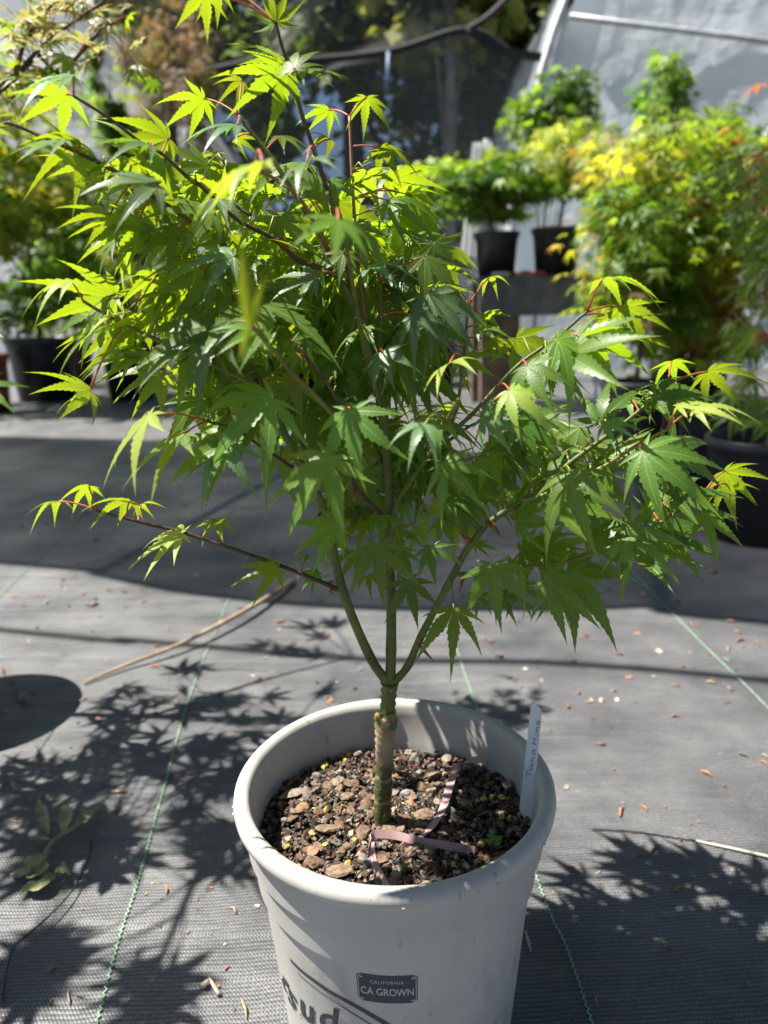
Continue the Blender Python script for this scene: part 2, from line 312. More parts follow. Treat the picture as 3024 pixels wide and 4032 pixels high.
for i, ((x, y, ch), (th, z)) in enumerate(zip(cs, hits)):
    a = hits[max(i-1, 0)]; c2 = hits[min(i+1, 3)]; rot = math.atan2(c2[1]-a[1], (c2[0]-a[0])*.108)
    pot_text(lt, ch, .039, th, z, rot*.85, shear=.35, bold=.0007)
lt.build('logo_lettering', M_INK, POT, False)
ls = MB()
for x, y, ch in [(636,2180,'L'),(652,2194,'L'),(668,2206,'Y')]: pot_text(ls, ch, .0075, *pot_hit(x*1.8228, y*1.8228), rot=-.75)
ls.build('logo_small_lettering', M_INK, POT, False)
(ta, za), (tb, zb) = pot_hit(770*1.8228, 2104*1.8228), pot_hit(902*1.8228, 2163*1.8228)
tm, wpl = (ta+tb)/2, (tb-ta)*pot_r(.14)/2; zt = pot_hit(836*1.8228, 2108*1.8228)[1]; zb2 = pot_hit(836*1.8228, 2166*1.8228)[1]; zm, hpl = (zt+zb2)/2, (zt-zb2)/2
def plate(hw, hh, rad, h, ring=None):
    def outline(w, t, r):
        return [(sx*(w-r)+r*math.cos(a), sy*(t-r)+r*math.sin(a)) for sx, sy, a0 in ((1,1,0),(-1,1,90),(-1,-1,180),(1,-1,270)) for a in [R(a0+k*18) for k in range(6)]]
    O = outline(hw, hh, rad); Pm = lambda q: on_pot(tm+q[0]/pot_r(zm), zm+q[1], h)
    if ring:
        I = outline(hw-ring, hh-ring, rad*.7); n = len(O); return [Pm(q) for q in O+I], [(i, (i+1) % n, n+(i+1) % n, n+i) for i in range(n)]
    # grid fill so it follows the curve
    v = []; f = []; nx = 14
    for i in range(nx+1):
        x = -hw+2*hw*i/nx; e = max(0, abs(x)-(hw-rad)); y = hh-rad+math.sqrt(max(0, rad*rad-e*e)); v += [Pm((x, -y)), Pm((x, y))]
    return v, [(2*i, 2*i+2, 2*i+3, 2*i+1) for i in range(nx)]
pl = MB(); pl.addm(*plate(wpl, hpl, .0022, .0004)); PLATE = pl.build('plate_mark', M_INKB, POT, False)
pr = MB(); pr.addm(*plate(wpl-.0008, hpl-.0008, .0018, .0006, .0005))
pot_text(pr, 'CALIFORNIA', .0046, tm, zm+hpl*.52, sx=.8, space=1.2); pot_text(pr, 'CA GROWN', .0098, tm, zm-hpl*.2, sx=.70, bold=.00012)
for sx in (-1, 1):
    for sy in (-1, 1):
        x0, y0 = sx*wpl*.86, sy*hpl*.80; v = [on_pot(tm+(x0+dx)/pot_r(zm), zm+y0+dy, .0006) for dx, dy in ((-.0014,-.0005),(.0014,-.0005),(.0014,.0005),(-.0014,.0005))]; pr.addm(v, [(0,1,2,3)])
o = pr.build('plate_lettering', M_PRINT, None, False); o.parent = PLATE; o.matrix_parent_inverse = Matrix.Identity(4)
# mould flash burrs on the rim
for px, py in ((905,3178),(915,3205),(1590,3560),(1950,3470),(2090,3300)):
    p = at_z(px, py, .236); q = Vector((p.x-PC.x, p.y-PC.y, 0)).normalized()*.1300; fb = MB(); fb.box(PC+q+Vector((0,0,.2355)), (.0028,.0022,.0014)); fb.build('rim_burr', M_POT, POT)

# ------------------------------------------------------------------ potting mix
SOILZ = .197
def soil_h(x, y):
    r = math.hypot(x-PC.x, y-PC.y); return SOILZ + .004*math.sin(31*x+1)*math.cos(27*y) + .003*math.exp(-(r/.04)**2)
def chunk(c, size, flat=.5, jit=.3):
    s = np.array([1, rng.uniform(.5, .9), flat])*size*.5
    v = np.array([(x, y, z) for x in (-1, 1) for y in (-1, 1) for z in (-1, 1)], float)*(1-rng.random((8, 3))*jit*1.6)*s
    e = Matrix.Rotation(rng.uniform(0, 6.28), 3, 'Z') @ Matrix.Rotation(rng.normal(0, .45), 3, 'X') @ Matrix.Rotation(rng.normal(0, .45), 3, 'Y')
    return v @ np.array(e).T + np.array(c), [(0,1,3,2),(4,6,7,5),(0,4,5,1),(2,3,7,6),(0,2,6,4),(1,5,7,3)]
def set_col(m, cols):
    a = m.color_attributes.new('col', 'FLOAT_COLOR', 'POINT'); a.data.foreach_set('color', np.c_[cols, np.ones(len(cols))].astype(np.float32).ravel())
BROWN = np.array([(.13,.085,.06),(.19,.135,.095),(.08,.052,.038),(.27,.21,.15),(.05,.034,.026),(.18,.165,.145),(.34,.29,.22),(.17,.085,.055),(.035,.026,.02),(.04,.03,.022)])
M_CHIP = attr_mat('bark_chips', .8, bump=.8)
b = MB(); cols = []
n = 40
for k in range(n+1):
    for j in range(17):
        r = .1155*j/16; a = 2*math.pi*k/n; x, y = PC.x+r*math.cos(a), PC.y+r*math.sin(a); b.v.append((x, y, soil_h(x, y)-.003)); cols.append((.035,.022,.015))
b.f = [(k*17+j, k*17+j+1, (k+1)*17+j+1, (k+1)*17+j) for k in range(n) for j in range(16)]
for i in range(5600):
    r = .111*math.sqrt(rng.random()); a = rng.uniform(0, 6.283); x, y = PC.x+r*math.cos(a), PC.y+r*math.sin(a)
    v, f = chunk((x, y, soil_h(x, y)+rng.uniform(-.001, .003)), rng.choice([.003, .0042, .006, .008], p=[.42, .32, .18, .08])*rng.uniform(.8, 1.2), rng.uniform(.25, .6))
    b.addm(v, f); c = BROWN[rng.integers(len(BROWN))]*rng.uniform(.55, 1.15); cols += [c]*8
m = b.mesh('potting_mix', False); set_col(m, cols)
tag(add('potting_mix', m, M_CHIP), 'coarse brown potting mix of bark and grit filling the grey pot', 'soil', kind='stuff')
def lump(size, flat, seed, sub=2):
    import bmesh
    bm = bmesh.new(); bmesh.ops.create_icosphere(bm, subdivisions=sub, radius=.5); r = np.random.default_rng(seed); ph = r.uniform(0, 6, 6)
    for v in bm.verts:
        c = v.co; k = 1+.22*math.sin(5*c.x+ph[0])*math.cos(6*c.y+ph[1])+.18*math.sin(9*c.z+ph[2])+r.normal(0, .04)
        v.co = Vector((c.x*k, c.y*k*.75, c.z*k*flat))*size
    m = bpy.data.meshes.new('lump'); bm.to_mesh(m); bm.free(); return m
def rubble(name, label, cat, group, metas, mats, spots, szs):
    ms = []
    for i in range(5):
        m = lump(1, metas, 30+i); m.materials.append(mats[i % len(mats)]); ms.append(m)
    for i, ((x, y, z), s) in enumerate(zip(spots, szs)):
        o = add(name, ms[i % 5]); o.location = (x, y, z); o.scale = (s, s, s); o.rotation_euler = (rng.normal(0, .3), rng.normal(0, .3), rng.uniform(0, 6.28)); tag(o, label, cat, group)
M_ST = [noise_col(mat('stone_a', rough=.85), (.16,.13,.10), (.34,.27,.20), 6, bump=.6), noise_col(mat('stone_b', rough=.85), (.13,.14,.13), (.28,.28,.25), 7, bump=.6), noise_col(mat('stone_c', rough=.8), (.25,.13,.07), (.36,.22,.12), 6, bump=.5)]
M_CH = [noise_col(mat('chip_a', rough=.85), (.12,.075,.05), (.25,.175,.12), 5, bump=.9), noise_col(mat('chip_b', rough=.85), (.09,.055,.035), (.22,.14,.09), 5, bump=.7), noise_col(mat('chip_c', rough=.85), (.17,.13,.10), (.30,.24,.19), 5, bump=.9)]
def pick(px): return [(p.x, p.y, soil_h(p.x, p.y)+.0035) for p in (at_z(x, y, SOILZ) for x, y in px)]
stones = [(1205,2945),(1600,3130),(1620,3170),(1790,3240),(1770,3200),(1405,2980),(1122,3250),(1560,3060),(1700,3120),(1640,2990),(1760,3000),(1250,3080),(1190,3210),(2000,3120),(1940,3290),(1690,3380),(1450,3420),(1230,3360),(1560,3480),(1330,3090)]
rubble('gravel_stone', 'rounded grey or tan gravel stone lying in the potting mix', 'stone', 'gravel stones in the pot', .7, M_ST, pick(stones), [rng.uniform(.007, .012) for _ in stones])
big = [(1290,3280),(1430,3300),(1650,3260),(1690,3060),(1480,3400),(1340,3440),(1240,3400),(1150,3150),(1180,3060)]
chips = big + [(float(x), float(y)) for x, y in zip(rng.normal(1540, 250, 75), rng.normal(3200, 160, 75))]
chips = [c for c in chips if (lambda p: math.hypot(p.x-PC.x, p.y-PC.y) < .103)(at_z(*c, SOILZ))]
rubble('bark_chip', 'broken brown bark chip lying on the potting mix', 'bark chip', 'bark chips in the pot', .32, M_CH, pick(chips), [rng.uniform(.015, .022) if i < 9 else rng.uniform(.007, .013) for i in range(len(chips))])
M_PEL = [noise_col(mat('pellet', rough=.4), (.36,.24,.03), (.52,.42,.12), 3)]
pel = [(1375,2985),(1360,3010),(1285,3030),(1275,3045),(1285,3210),(1080,3355),(1180,3415),(1130,3340),(1282,3341),(1880,3170),(1905,3165),(1935,3160),(1975,3162),(2045,3225),(1812,3297),(1895,3340),(1785,3430),(1230,3295),(1350,3195),(1450,2950),(1370,3415),(1400,3330),(1975,3235)]
rubble('fertiliser_pellet', 'small yellow fertiliser pellet on the potting mix', 'pellet', 'yellow fertiliser pellets', .9, M_PEL, pick(pel), [rng.uniform(.0045, .0062) for _ in pel])

# pink flagging tape and plant tag, clover
M_TAPE = noise_col(mat('pink_tape', rough=.55), (.13,.07,.06), (.46,.30,.30), 45, lo=.22, hi=.4)
def ribbon(px, hts, w, wdir, label):
    P = [at_z(x, y, SOILZ+.004+h) for (x, y), h in zip(px, hts)]; pts = [Vector(p) for p in spline([tuple(p) for p in P], 8)]; v = []
    for i, p in enumerate(pts):
        t = (pts[min(i+1, len(pts)-1)]-pts[max(i-1, 0)]).normalized(); n = Vector(wdir); n = (n-t*n.dot(t)).normalized(); nn = t.cross(n)*.0002
        v += [p-n*w/2+nn, p+n*w/2+nn, p+n*w/2-nn, p-n*w/2-nn]
    k = len(pts); f = [(4*i+a, 4*i+(a+1) % 4, 4*i+4+(a+1) % 4, 4*i+4+a) for i in range(k-1) for a in range(4)]+[(3,2,1,0), (4*k-4,4*k-3,4*k-2,4*k-1)]
    o = add('flagging_tape', mesh(v, f, 'tape', False), M_TAPE); tag(o, label, 'tape')
ribbon([(1450,3380),(1462,3320),(1480,3285),(1560,3290),(1640,3310),(1760,3330),(1870,3350)], [.002,.005,.008,.006,.005,.004,.002], .0065, (0,.5,.85), 'faded pink tape strip lying across the mix right of the trunk')
ribbon([(1462,3320),(1470,3390),(1500,3450),(1525,3500),(1540,3545)], [.006,.004,.004,.004,.003], .0055, (.9,.1,.5), 'faded pink tape strip running from the trunk to the near rim')
ribbon([(1910,2990),(1850,2995),(1795,3030),(1770,3100),(1745,3180),(1700,3255),(1650,3300)], [.014,.012,.006,.004,.004,.004,.003], .0075, (.9,.35,.25), 'dirty pink tape strip curling up beside the far inner pot wall')
M_TAG = noise_col(mat('white_tag', rough=.35), (.70,.73,.76), (.78,.80,.82), 20); M_PEN = mat('pencil', (.09,.09,.11), .6)
A = at_z(2070, 3235, SOILZ); tn = Vector((-.55,-.80,.18)).normalized()
def on_tag(px, py):
    d = ray(px, py); o = Vector((0,0,CAMZ)); return o+d*((A-o).dot(tn)/d.dot(tn))
out = [on_tag(*p) for p in ((2045,3185),(2083,3258),(2090,3248),(2134,2806),(2131,2795),(2104,2762),(2093,2763))]
b = MB(); k = len(out); b.addm([p+tn*.0004 for p in out]+[p-tn*.0004 for p in out], [tuple(range(k)), tuple(range(2*k-1, k-1, -1))]+[(i, k+i, k+(i+1) % k, (i+1) % k) for i in range(k)])
TAG = empty('plant_tag', A, 'white plastic plant tag with pencil writing stuck in the grey pot', 'plant tag'); b.build('tag_blade', M_TAG, TAG, False)
# handwriting: strokes in tag space, u along the tag (0 bottom .. 1 top), v across
GL = {'T': [[(0,1),(.75,1)],[(.38,1),(.3,0)]], 'a': [[(.5,.5),(.25,.55),(.05,.25),(.2,0),(.45,.2),(.52,.5),(.5,.1),(.65,0)]], 'm': [[(0,.5),(.05,0)],[(.04,.3),(.2,.5),(.28,.35),(.28,0)],[(.28,.3),(.45,.5),(.55,.35),(.55,0),(.68,.05)]],
      'H': [[(.1,1),(0,0)],[(.6,1),(.5,0)],[(0,.45),(.62,.55)]], 'i': [[(.1,.5),(.08,0),(.2,.05)],[(.13,.75),(.15,.78)]], 'e': [[(0,.25),(.35,.35),(.3,.55),(.1,.45),(.05,.1),(.3,0),(.5,.12)]]}
pa, pb = Vector((2088-6, 3060)), Vector((2121, 2812)); ax = (pb-pa); u = 0; wb = MB()
L_ = ax.length; ax.normalize(); nrm = Vector((ax.y, -ax.x))*-1
if nrm.x > 0: nrm = -nrm
for ch in 'Tama Hime':
    if ch == ' ': u += .35; continue
    for st in GL[ch]:
        pts = []
        for x, y in st:
            q = pa+ax*((u+x)*L_/6.3)+nrm*((y-.5)*21); pts.append(on_tag(q.x, q.y)+tn*.0006)
        wb.tube([Vector(p) for p in spline([tuple(p) for p in pts], 4)], .00022, 4)
    u += {'T':.7,'m':.8,'H':.8,'i':.35}.get(ch, .72)
wb.build('handwriting', M_PEN, TAG)
cl = at_z(1943, 3320, SOILZ+.004); b = MB()
for k in range(4):
    a = k*1.6+.3; c = cl+Vector((math.cos(a)*.004, math.sin(a)*.004, .004)); ring = [c+Vector((.0034*math.cos(t)*(1+.2*math.cos(2*t-2*a)), .0034*math.sin(t)*(1+.2*math.cos(2*t-2*a)), .0008*math.cos(2*t))) for t in np.linspace(0, 6.283, 11)[:-1]]
    b.addm(ring, [tuple(range(10))])
b.tube([cl-Vector((0,0,.006)), cl+Vector((0,0,.004))], .0005, 5)
tag(b.build('clover_seedling', mat('clover', (.10,.22,.02), .5)), 'tiny green clover seedling sprouting in the potting mix', 'seedling')

# ------------------------------------------------------------------ maple leaf meshes
def leaf_mesh(seed, droop=.3, fold=.18, teeth=11, lobes=7, hw=.118, curl=0, jit=1):
    r = np.random.default_rng(seed)
    angs = {7: [-113,-77,-40,0,40,77,113], 5: [-84,-42,0,42,84], 3: [-24,0,150]}[lobes]; lens = {7: [.32,.64,.91,1,.91,.64,.32], 5: [.62,.9,1,.9,.62], 3: [.6,1,.55]}[lobes]
    angs = [R(a+r.normal(0, 3)*jit) for a in angs]; lens = [l*(1+r.normal(0, .05)*jit) for l in lens]; lens[lobes//2] = 1
    bis = [angs[0]-.45]+[(a+b_)/2 for a, b_ in zip(angs, angs[1:])]+[angs[-1]+.45]
    V, F, UV = [], [], []
    for i, (a, L) in enumerate(zip(angs, lens)):
        bend = r.normal(0, .09)*jit; dr = droop*(1+r.normal(0, .3)*jit)+abs(a)*.14; W = hw*(.75+.25*L)
        t_st = [0]; [t_st.extend([(k+.15)/teeth*.97, (k+.9)/teeth*.97]) for k in range(teeth)] if teeth else t_st.extend([.3,.55,.8]); t_st.append(1)
        base = len(V)
        for j, t in enumerate(t_st):
            rr = t*L; pr = (.72+.28*(t/.42)) if t < .42 else max(0, (1-t)/.58)**1.22
            w = W*L*pr
            if teeth and 0 < j < len(t_st)-1: w *= 1.12 if j % 2 == 0 else .86
            for s in (-1, 0, 1):
                lim = rr*math.tan(max(.05, (bis[i+1]-a) if s > 0 else (a-bis[i])))*.999 if s else 0
                ww = min(w, lim) if s else 0
                y = rr; x = s*ww*-1                                  # x>0 is right; angle a is counter-clockwise from +Y
                x += bend*rr*rr; zz = -dr*rr*rr*(.6+.4*rr) + fold*abs(ww) + curl*math.sin(rr*7+i)*.03
                V.append((x*math.cos(a)-y*math.sin(a), x*math.sin(a)+y*math.cos(a), zz)); UV.append((t, s*ww))
        for j in range(len(t_st)-1):
            p, q = base+3*j, base+3*j+3
            for k in (0, 1):
                F.append((p+k, p+k+1, q+k+1, q+k))
    F2 = []
    for f in F:
        pts = [V[i] for i in f]; u = []
        for i, p in zip(f, pts):
            if not any((abs(p[0]-V[k][0])+abs(p[1]-V[k][1])+abs(p[2]-V[k][2])) < 1e-7 for k in u): u.append(i)
        if len(u) >= 3: F2.append(tuple(reversed(u)))
    m = mesh(V, F2, 'maple_leaf'); uvl = m.uv_layers.new(name='UVMap')
    idx = np.zeros(len(m.loops), np.int32); m.loops.foreach_get('vertex_index', idx); uvl.data.foreach_set('uv', np.array(UV, np.float32)[idx].ravel())
    tip = V[3*(lobes//2)*len(t_st)+3*(len(t_st)-1)+1]
    return m, Vector(tip)
def variants(key, **kw): return [leaf_mesh(**{**dict(seed=s), **kw, 'droop': d, 'fold': fo}) for s, d, fo in ((1,.25,.18),(2,.45,.25),(3,.7,.15),(4,.35,.35),(5,.2,.2),(6,.55,.25),(7,.85,.2),(8,.4,.1))]
LV = {}
for k in M_LEAF:
    LV[k] = []
    for m, tip in variants(k): m.materials.append(M_LEAF[k]); LV[k].append((m, tip))
LV['s'] = []
for sd in (51, 52): m, tip = leaf_mesh(sd, droop=.05, fold=.5, lobes=3, hw=.10); m.materials.append(M_LEAF['y']); LV['s'].append((m, tip))
UP = Vector((0,0,1))
def place_leaf(B, T, npref, key, tree, vi=None, var=LV):
    m, tip = random.choice(var[key]) if vi is None else var[key][vi % len(var[key])]
    d = (T-B); L = d.length; d.normalize(); n = npref - d*npref.dot(d)
    n = n.normalized() if n.length > 1e-4 else d.orthogonal().normalized()
    ld = tip.normalized(); ln = Vector((0, -ld.z, ld.y)).normalized()       # local chord and normal
    lx = ld.cross(ln); wx = d.cross(n)
    rot = Matrix((wx, d, n)).transposed() @ Matrix((lx, ld, ln))
    s = L/tip.length; Mw = Matrix.Translation(B) @ rot.to_4x4() @ Matrix.Diagonal((s*random.uniform(.92, 1.08), s, s, 1))
    o = add('leaf', m, None, None, Mw); parent(o, tree); return o, Mw
def petiole(a, b_, leaf, Mw, mt, r=.0006, sag=.12):
    a, b_ = Vector(a), Vector(b_); mid = (a+b_)/2 + UP*(b_-a).length*sag
    pts = [a*(1-t)**2+mid*2*t*(1-t)+b_*t*t for t in np.linspace(0, 1, 7)]; mb = MB(); mb.tube(pts, [r*1.35, r*1.1, r, r, r, r*1.05, r*1.2], 5)
    o = mb.build('petiole', mt); o.parent = leaf; o.matrix_parent_inverse = Mw.inverted()

# ------------------------------------------------------------------ the potted maple
TY = .532
TRUNK = [(1508,3262,37),(1506,3180,36),(1510,3080,36),(1514,2980,37),(1516,2900,40),(1520,2850,43),(1526,2800,32),(1530,2745,31),(1535,2690,34)]
# branches: (points in photo pixels, (depth offset start, end), (radius start, end in photo pixels), colour)
BR = {
 'centre': ([(1536,2700),(1540,2560),(1540,2370),(1531,2150),(1532,1900),(1500,1589),(1467,1435),(1407,1258),(1369,1152),(1316,1070),(1263,940),(1200,824),(1134,722),(1062,611),(970,495),(941,457)], (0,.03), (22,5), 'g'),
 'left': ([(1532,2695),(1458,2588),(1358,2351),(1303,2133),(1258,1969),(1112,1695),(1011,1493),(953,1401),(905,1150),(890,990),(857,893)], (0,-.03), (20,8), 'g'),
 'right': ([(1542,2695),(1604,2625),(1659,2504),(1760,2311),(1837,2167),(1881,2109),(1934,2051),(2070,1960),(2134,1910),(2264,1808),(2380,1722),(2494,1637),(2629,1516)], (0,-.03), (17,6), 'g'),
 'twin': ([(1250,1900),(1185,1734),(1120,1580),(1074,1454),(1040,1330)], (-.01,.05), (12,7), 'g'),
 'leader': ([(1407,1258),(1380,1110),(1350,978),(1316,848),(1303,790),(1245,616),(1182,428),(1148,293),(1110,182),(1085,90)], (.015,.0), (10,5), 'b'),
 'up': ([(1460,1420),(1430,1200),(1405,1015),(1395,850),(1384,640),(1376,459)], (.02,.05), (8,5), 'r'),
 'l1': ([(905,1010),(876,962),(799,903),(600,770),(492,697),(415,653),(347,620),(207,557),(48,489),(5,493)], (-.03,-.05), (9,4.5), 'b'),
 'l2': ([(1316,1070),(1180,1028),(1127,980),(1055,927),(934,864),(800,740),(733,692),(637,605),(555,562),(429,465),(290,378)], (.01,-.03), (9,4.5), 'b'),
 'l3': ([(1300,1000),(1250,900),(1165,765),(1009,659)], (.02,-.06), (9,5), 'r'),
 'l4': ([(990,850),(905,790),(893,700),(886,645)], (.02,.03), (6,4), 'b'),
 'low': ([(1322,2320),(1312,2312),(1094,2224),(747,2105),(601,2069),(492,2041),(380,2010)], (-.0,-.05), (9,4), 'b'),
 'm1': ([(1150,1840),(1117,1818),(1000,1740),(925,1690),(818,1660)], (-.01,-.06), (7,4), 'b'),
 'm2': ([(1000,1510),(987,1507),(751,1396),(646,1350),(530,1297),(400,1229),(328,1186)], (-.02,-.05), (8,5), 'y'),
 'near': ([(1420,1760),(1271,1589),(1146,1464),(1088,1394),(997,1288)], (-.02,-.15), (8,6), 'y'),
 'n2': ([(1536,2060),(1397,1914),(1384,1820),(1331,1584),(1196,1396)], (.0,-.06), (9,5), 'b'),
 'r2': ([(2060,1970),(2140,1950),(2359,1847),(2465,1780),(2537,1736),(2624,1693)], (-.02,-.06), (8,5), 'y'),
 'r3': ([(1765,2300),(1789,2263),(1876,2259),(2045,2234),(2237,2208),(2382,2162),(2459,2133),(2575,2070),(2700,2000),(2769,1944)], (-.005,.0), (9,4.5), 'y'),
 'r4': ([(1536,2150),(1563,1985),(1611,1903),(1664,1830),(1722,1748),(1850,1640),(1960,1520),(2051,1429),(2186,1333),(2311,1227)], (0,-.03), (11,5), 'g'),
 'r5': ([(1760,1710),(1800,1600),(1827,1403),(1832,1330),(1846,1200)], (.01,.06), (8,4.5), 'y'),
 'r6': ([(1495,1590),(1495,1445),(1494,1282),(1497,1113)], (.0,.03), (8,5), 'g'),
 'front': ([(1500,1600),(1440,1400),(1400,1180),(1360,960),(1290,760)], (0,-.13), (8,4), 'g'),
 'front2': ([(1722,1748),(1765,1650),(1805,1575)], (0,-.12), (8,6), 'y'),
 'back': ([(1467,1435),(1560,1300),(1640,1180),(1680,1050)], (.02,.12), (8,4), 'g'),
 'back2': ([(1534,1900),(1380,1500),(1180,1200),(1000,1000)], (.02,.14), (8,4), 'g'),
 'back3': ([(1540,2000),(1750,1750),(1950,1650),(2120,1760)], (.02,.15), (8,4), 'g'),
}
PXM = (.532*CP+.06)/FPX/1.8228                       # metres per photo pixel at the trunk
MAPLE = empty('japanese_maple', at_y(1508, 3262, TY), 'young japanese maple with toothed star leaves growing in the grey pot', 'tree')
def trunk_material():
    m = mat('trunk_bark', rough=.6); b = m.node_tree.nodes['Principled BSDF']; tc = nd(m, 'ShaderNodeTexCoord'); sep = nd(m, 'ShaderNodeSeparateXYZ'); lk(m, tc.outputs['Object'], sep.inputs[0])
    z0 = at_y(1508, 2690, TY).z; z1 = at_y(1508, 3262, TY).z
    mr = nd(m, 'ShaderNodeMapRange'); mr.inputs['From Min'].default_value = z1; mr.inputs['From Max'].default_value = z0
    nz = nd(m, 'ShaderNodeTexNoise'); nz.inputs['Scale'].default_value = 90; lk(m, tc.outputs['Object'], nz.inputs['Vector'])
    ad = nd(m, 'ShaderNodeMath', operation='MULTIPLY_ADD'); ad.inputs[1].default_value = .012; lk(m, nz.outputs['Fac'], ad.inputs[0]); lk(m, sep.outputs['Z'], ad.inputs[2]); lk(m, ad.outputs[0], mr.inputs[0])
    cr = nd(m, 'ShaderNodeValToRGB'); e = cr.color_ramp.elements; cr.color_ramp.interpolation = 'LINEAR'
    e[0].position = 0; e[0].color = (.08,.085,.045,1); e[1].position = 1; e[1].color = (.11,.135,.025,1)
    for p, c in ((.05,(.06,.075,.02)),(.24,(.075,.09,.022)),(.26,(.30,.25,.17)),(.28,(.07,.085,.02)),(.40,(.085,.095,.03)),(.42,(.32,.27,.18)),(.44,(.08,.09,.025)),(.50,(.10,.095,.035)),(.55,(.30,.21,.12)),(.66,(.38,.29,.18)),(.76,(.30,.20,.09)),(.79,(.10,.125,.02))):
        x = e.new(p); x.color = (*c, 1)
    lk(m, mr.outputs[0], cr.inputs[0])
    n2 = nd(m, 'ShaderNodeTexNoise'); n2.inputs['Scale'].default_value = 380; n2.inputs['Detail'].default_value = 3; lk(m, tc.outputs['Object'], n2.inputs['Vector'])
    r2 = nd(m, 'ShaderNodeValToRGB'); r2.color_ramp.elements[0].position = .64; r2.color_ramp.elements[1].position = .72; lk(m, n2.outputs['Fac'], r2.inputs[0])
    mx = nd(m, 'ShaderNodeMix', data_type='RGBA'); mx.inputs[7].default_value = (.42,.34,.27,1); lk(m, r2.outputs[0], mx.inputs[0]); lk(m, cr.outputs[0], mx.inputs[6]); lk(m, mx.outputs[2], b.inputs['Base Color'])
    bp = nd(m, 'ShaderNodeBump'); bp.inputs['Strength'].default_value = .5; bp.inputs['Distance'].default_value = .001; lk(m, n2.outputs['Fac'], bp.inputs['Height']); lk(m, bp.outputs[0], b.inputs['Normal'])
    return m
tb_ = MB(); pts = spline([tuple(at_y(x, y, TY)) for x, y, r in TRUNK], 6); rr = spline([(r*PXM, 0, 0) for *_, r in TRUNK], 6)
tb_.tube(pts, [a[0]*(1+rng.normal(0, .02)+.10*math.exp(-((i-33)/4)**2)+.05*(i in (6, 12, 19))) for i, a in enumerate(rr)], 24)
tb_.v = [(x+.0007*math.sin(900*z+x*700), y+.0007*math.sin(700*z+x*900), z) for x, y, z in tb_.v]; TRK = tb_.build('trunk', trunk_material(), MAPLE)
# graft scar: healed stub facing the camera with yellow wax shoulders
def blob(c, rx, ry, rz, mt, name, par):
    import bmesh
    bm = bmesh.new(); bmesh.ops.create_uvsphere(bm, u_segments=12, v_segments=8, radius=1); r = np.random.default_rng(3)
    for v in bm.verts: v.co = Vector((v.co.x*rx, v.co.y*ry, v.co.z*rz))*(1+r.normal(0, .06))+Vector(c)
    m = bpy.data.meshes.new(name); bm.to_mesh(m); bm.free(); o = add(name, m, mt); o.parent = par; o.matrix_parent_inverse = Matrix.Translation(-Vector(MAPLE.location)) ; return o
g0 = at_y(1516, 2852, TY-.012); Id = Matrix.Identity(4)
def sub(o, par): o.parent = par; o.matrix_parent_inverse = Id; return o
for c, rx, rz, mt, nm in ((g0, .0042, .006, noise_col(mat('scar_wood', rough=.8), (.16,.11,.06), (.34,.29,.20), 200), 'graft_scar'),
                          (g0+Vector((-.0055,.0055,.003)), .0030, .0040, mat('graft_wax', (.26,.19,.025), .7), 'graft_wax'), (g0+Vector((.0060,.0055,.002)), .0028, .0045, mat('graft_wax', (.24,.17,.025), .7), 'graft_wax')):
    sub(blob(c, rx, .0035, rz, mt, nm, TRK), TRK); bpy.data.objects[-1] if False else None
BPTS = []                                            # (px, py, world point, branch name, t)
BMAT = {'g': M_BARK, 'b': M_BARKBR, 'r': noise_col(mat('twig_red', rough=.5), (.28,.10,.045), (.22,.17,.05), 25), 'y': noise_col(mat('twig_green', rough=.5), (.20,.21,.03), (.16,.12,.03), 30)}
for nm, (px, (d0, d1), (r0, r1), cl_) in BR.items():
    k = len(px); P = [at_y(x, y, TY+d0+(d1-d0)*(i/(k-1))**1.2) for i, (x, y) in enumerate(px)]
    pts = spline([tuple(p) for p in P], 6); q = len(pts); rad = [(r0+(r1-r0)*i/(q-1))*PXM*(1.0+.10*math.exp(-((i % 6)/1.2)**2)) for i in range(q)]
    b = MB(); b.tube(pts, rad, 10); b.build('branch', BMAT[cl_], MAPLE)
    for i, p in enumerate(pts):
        x, y = to_px(p); BPTS.append((x, y, Vector(p), nm, i/(q-1)))
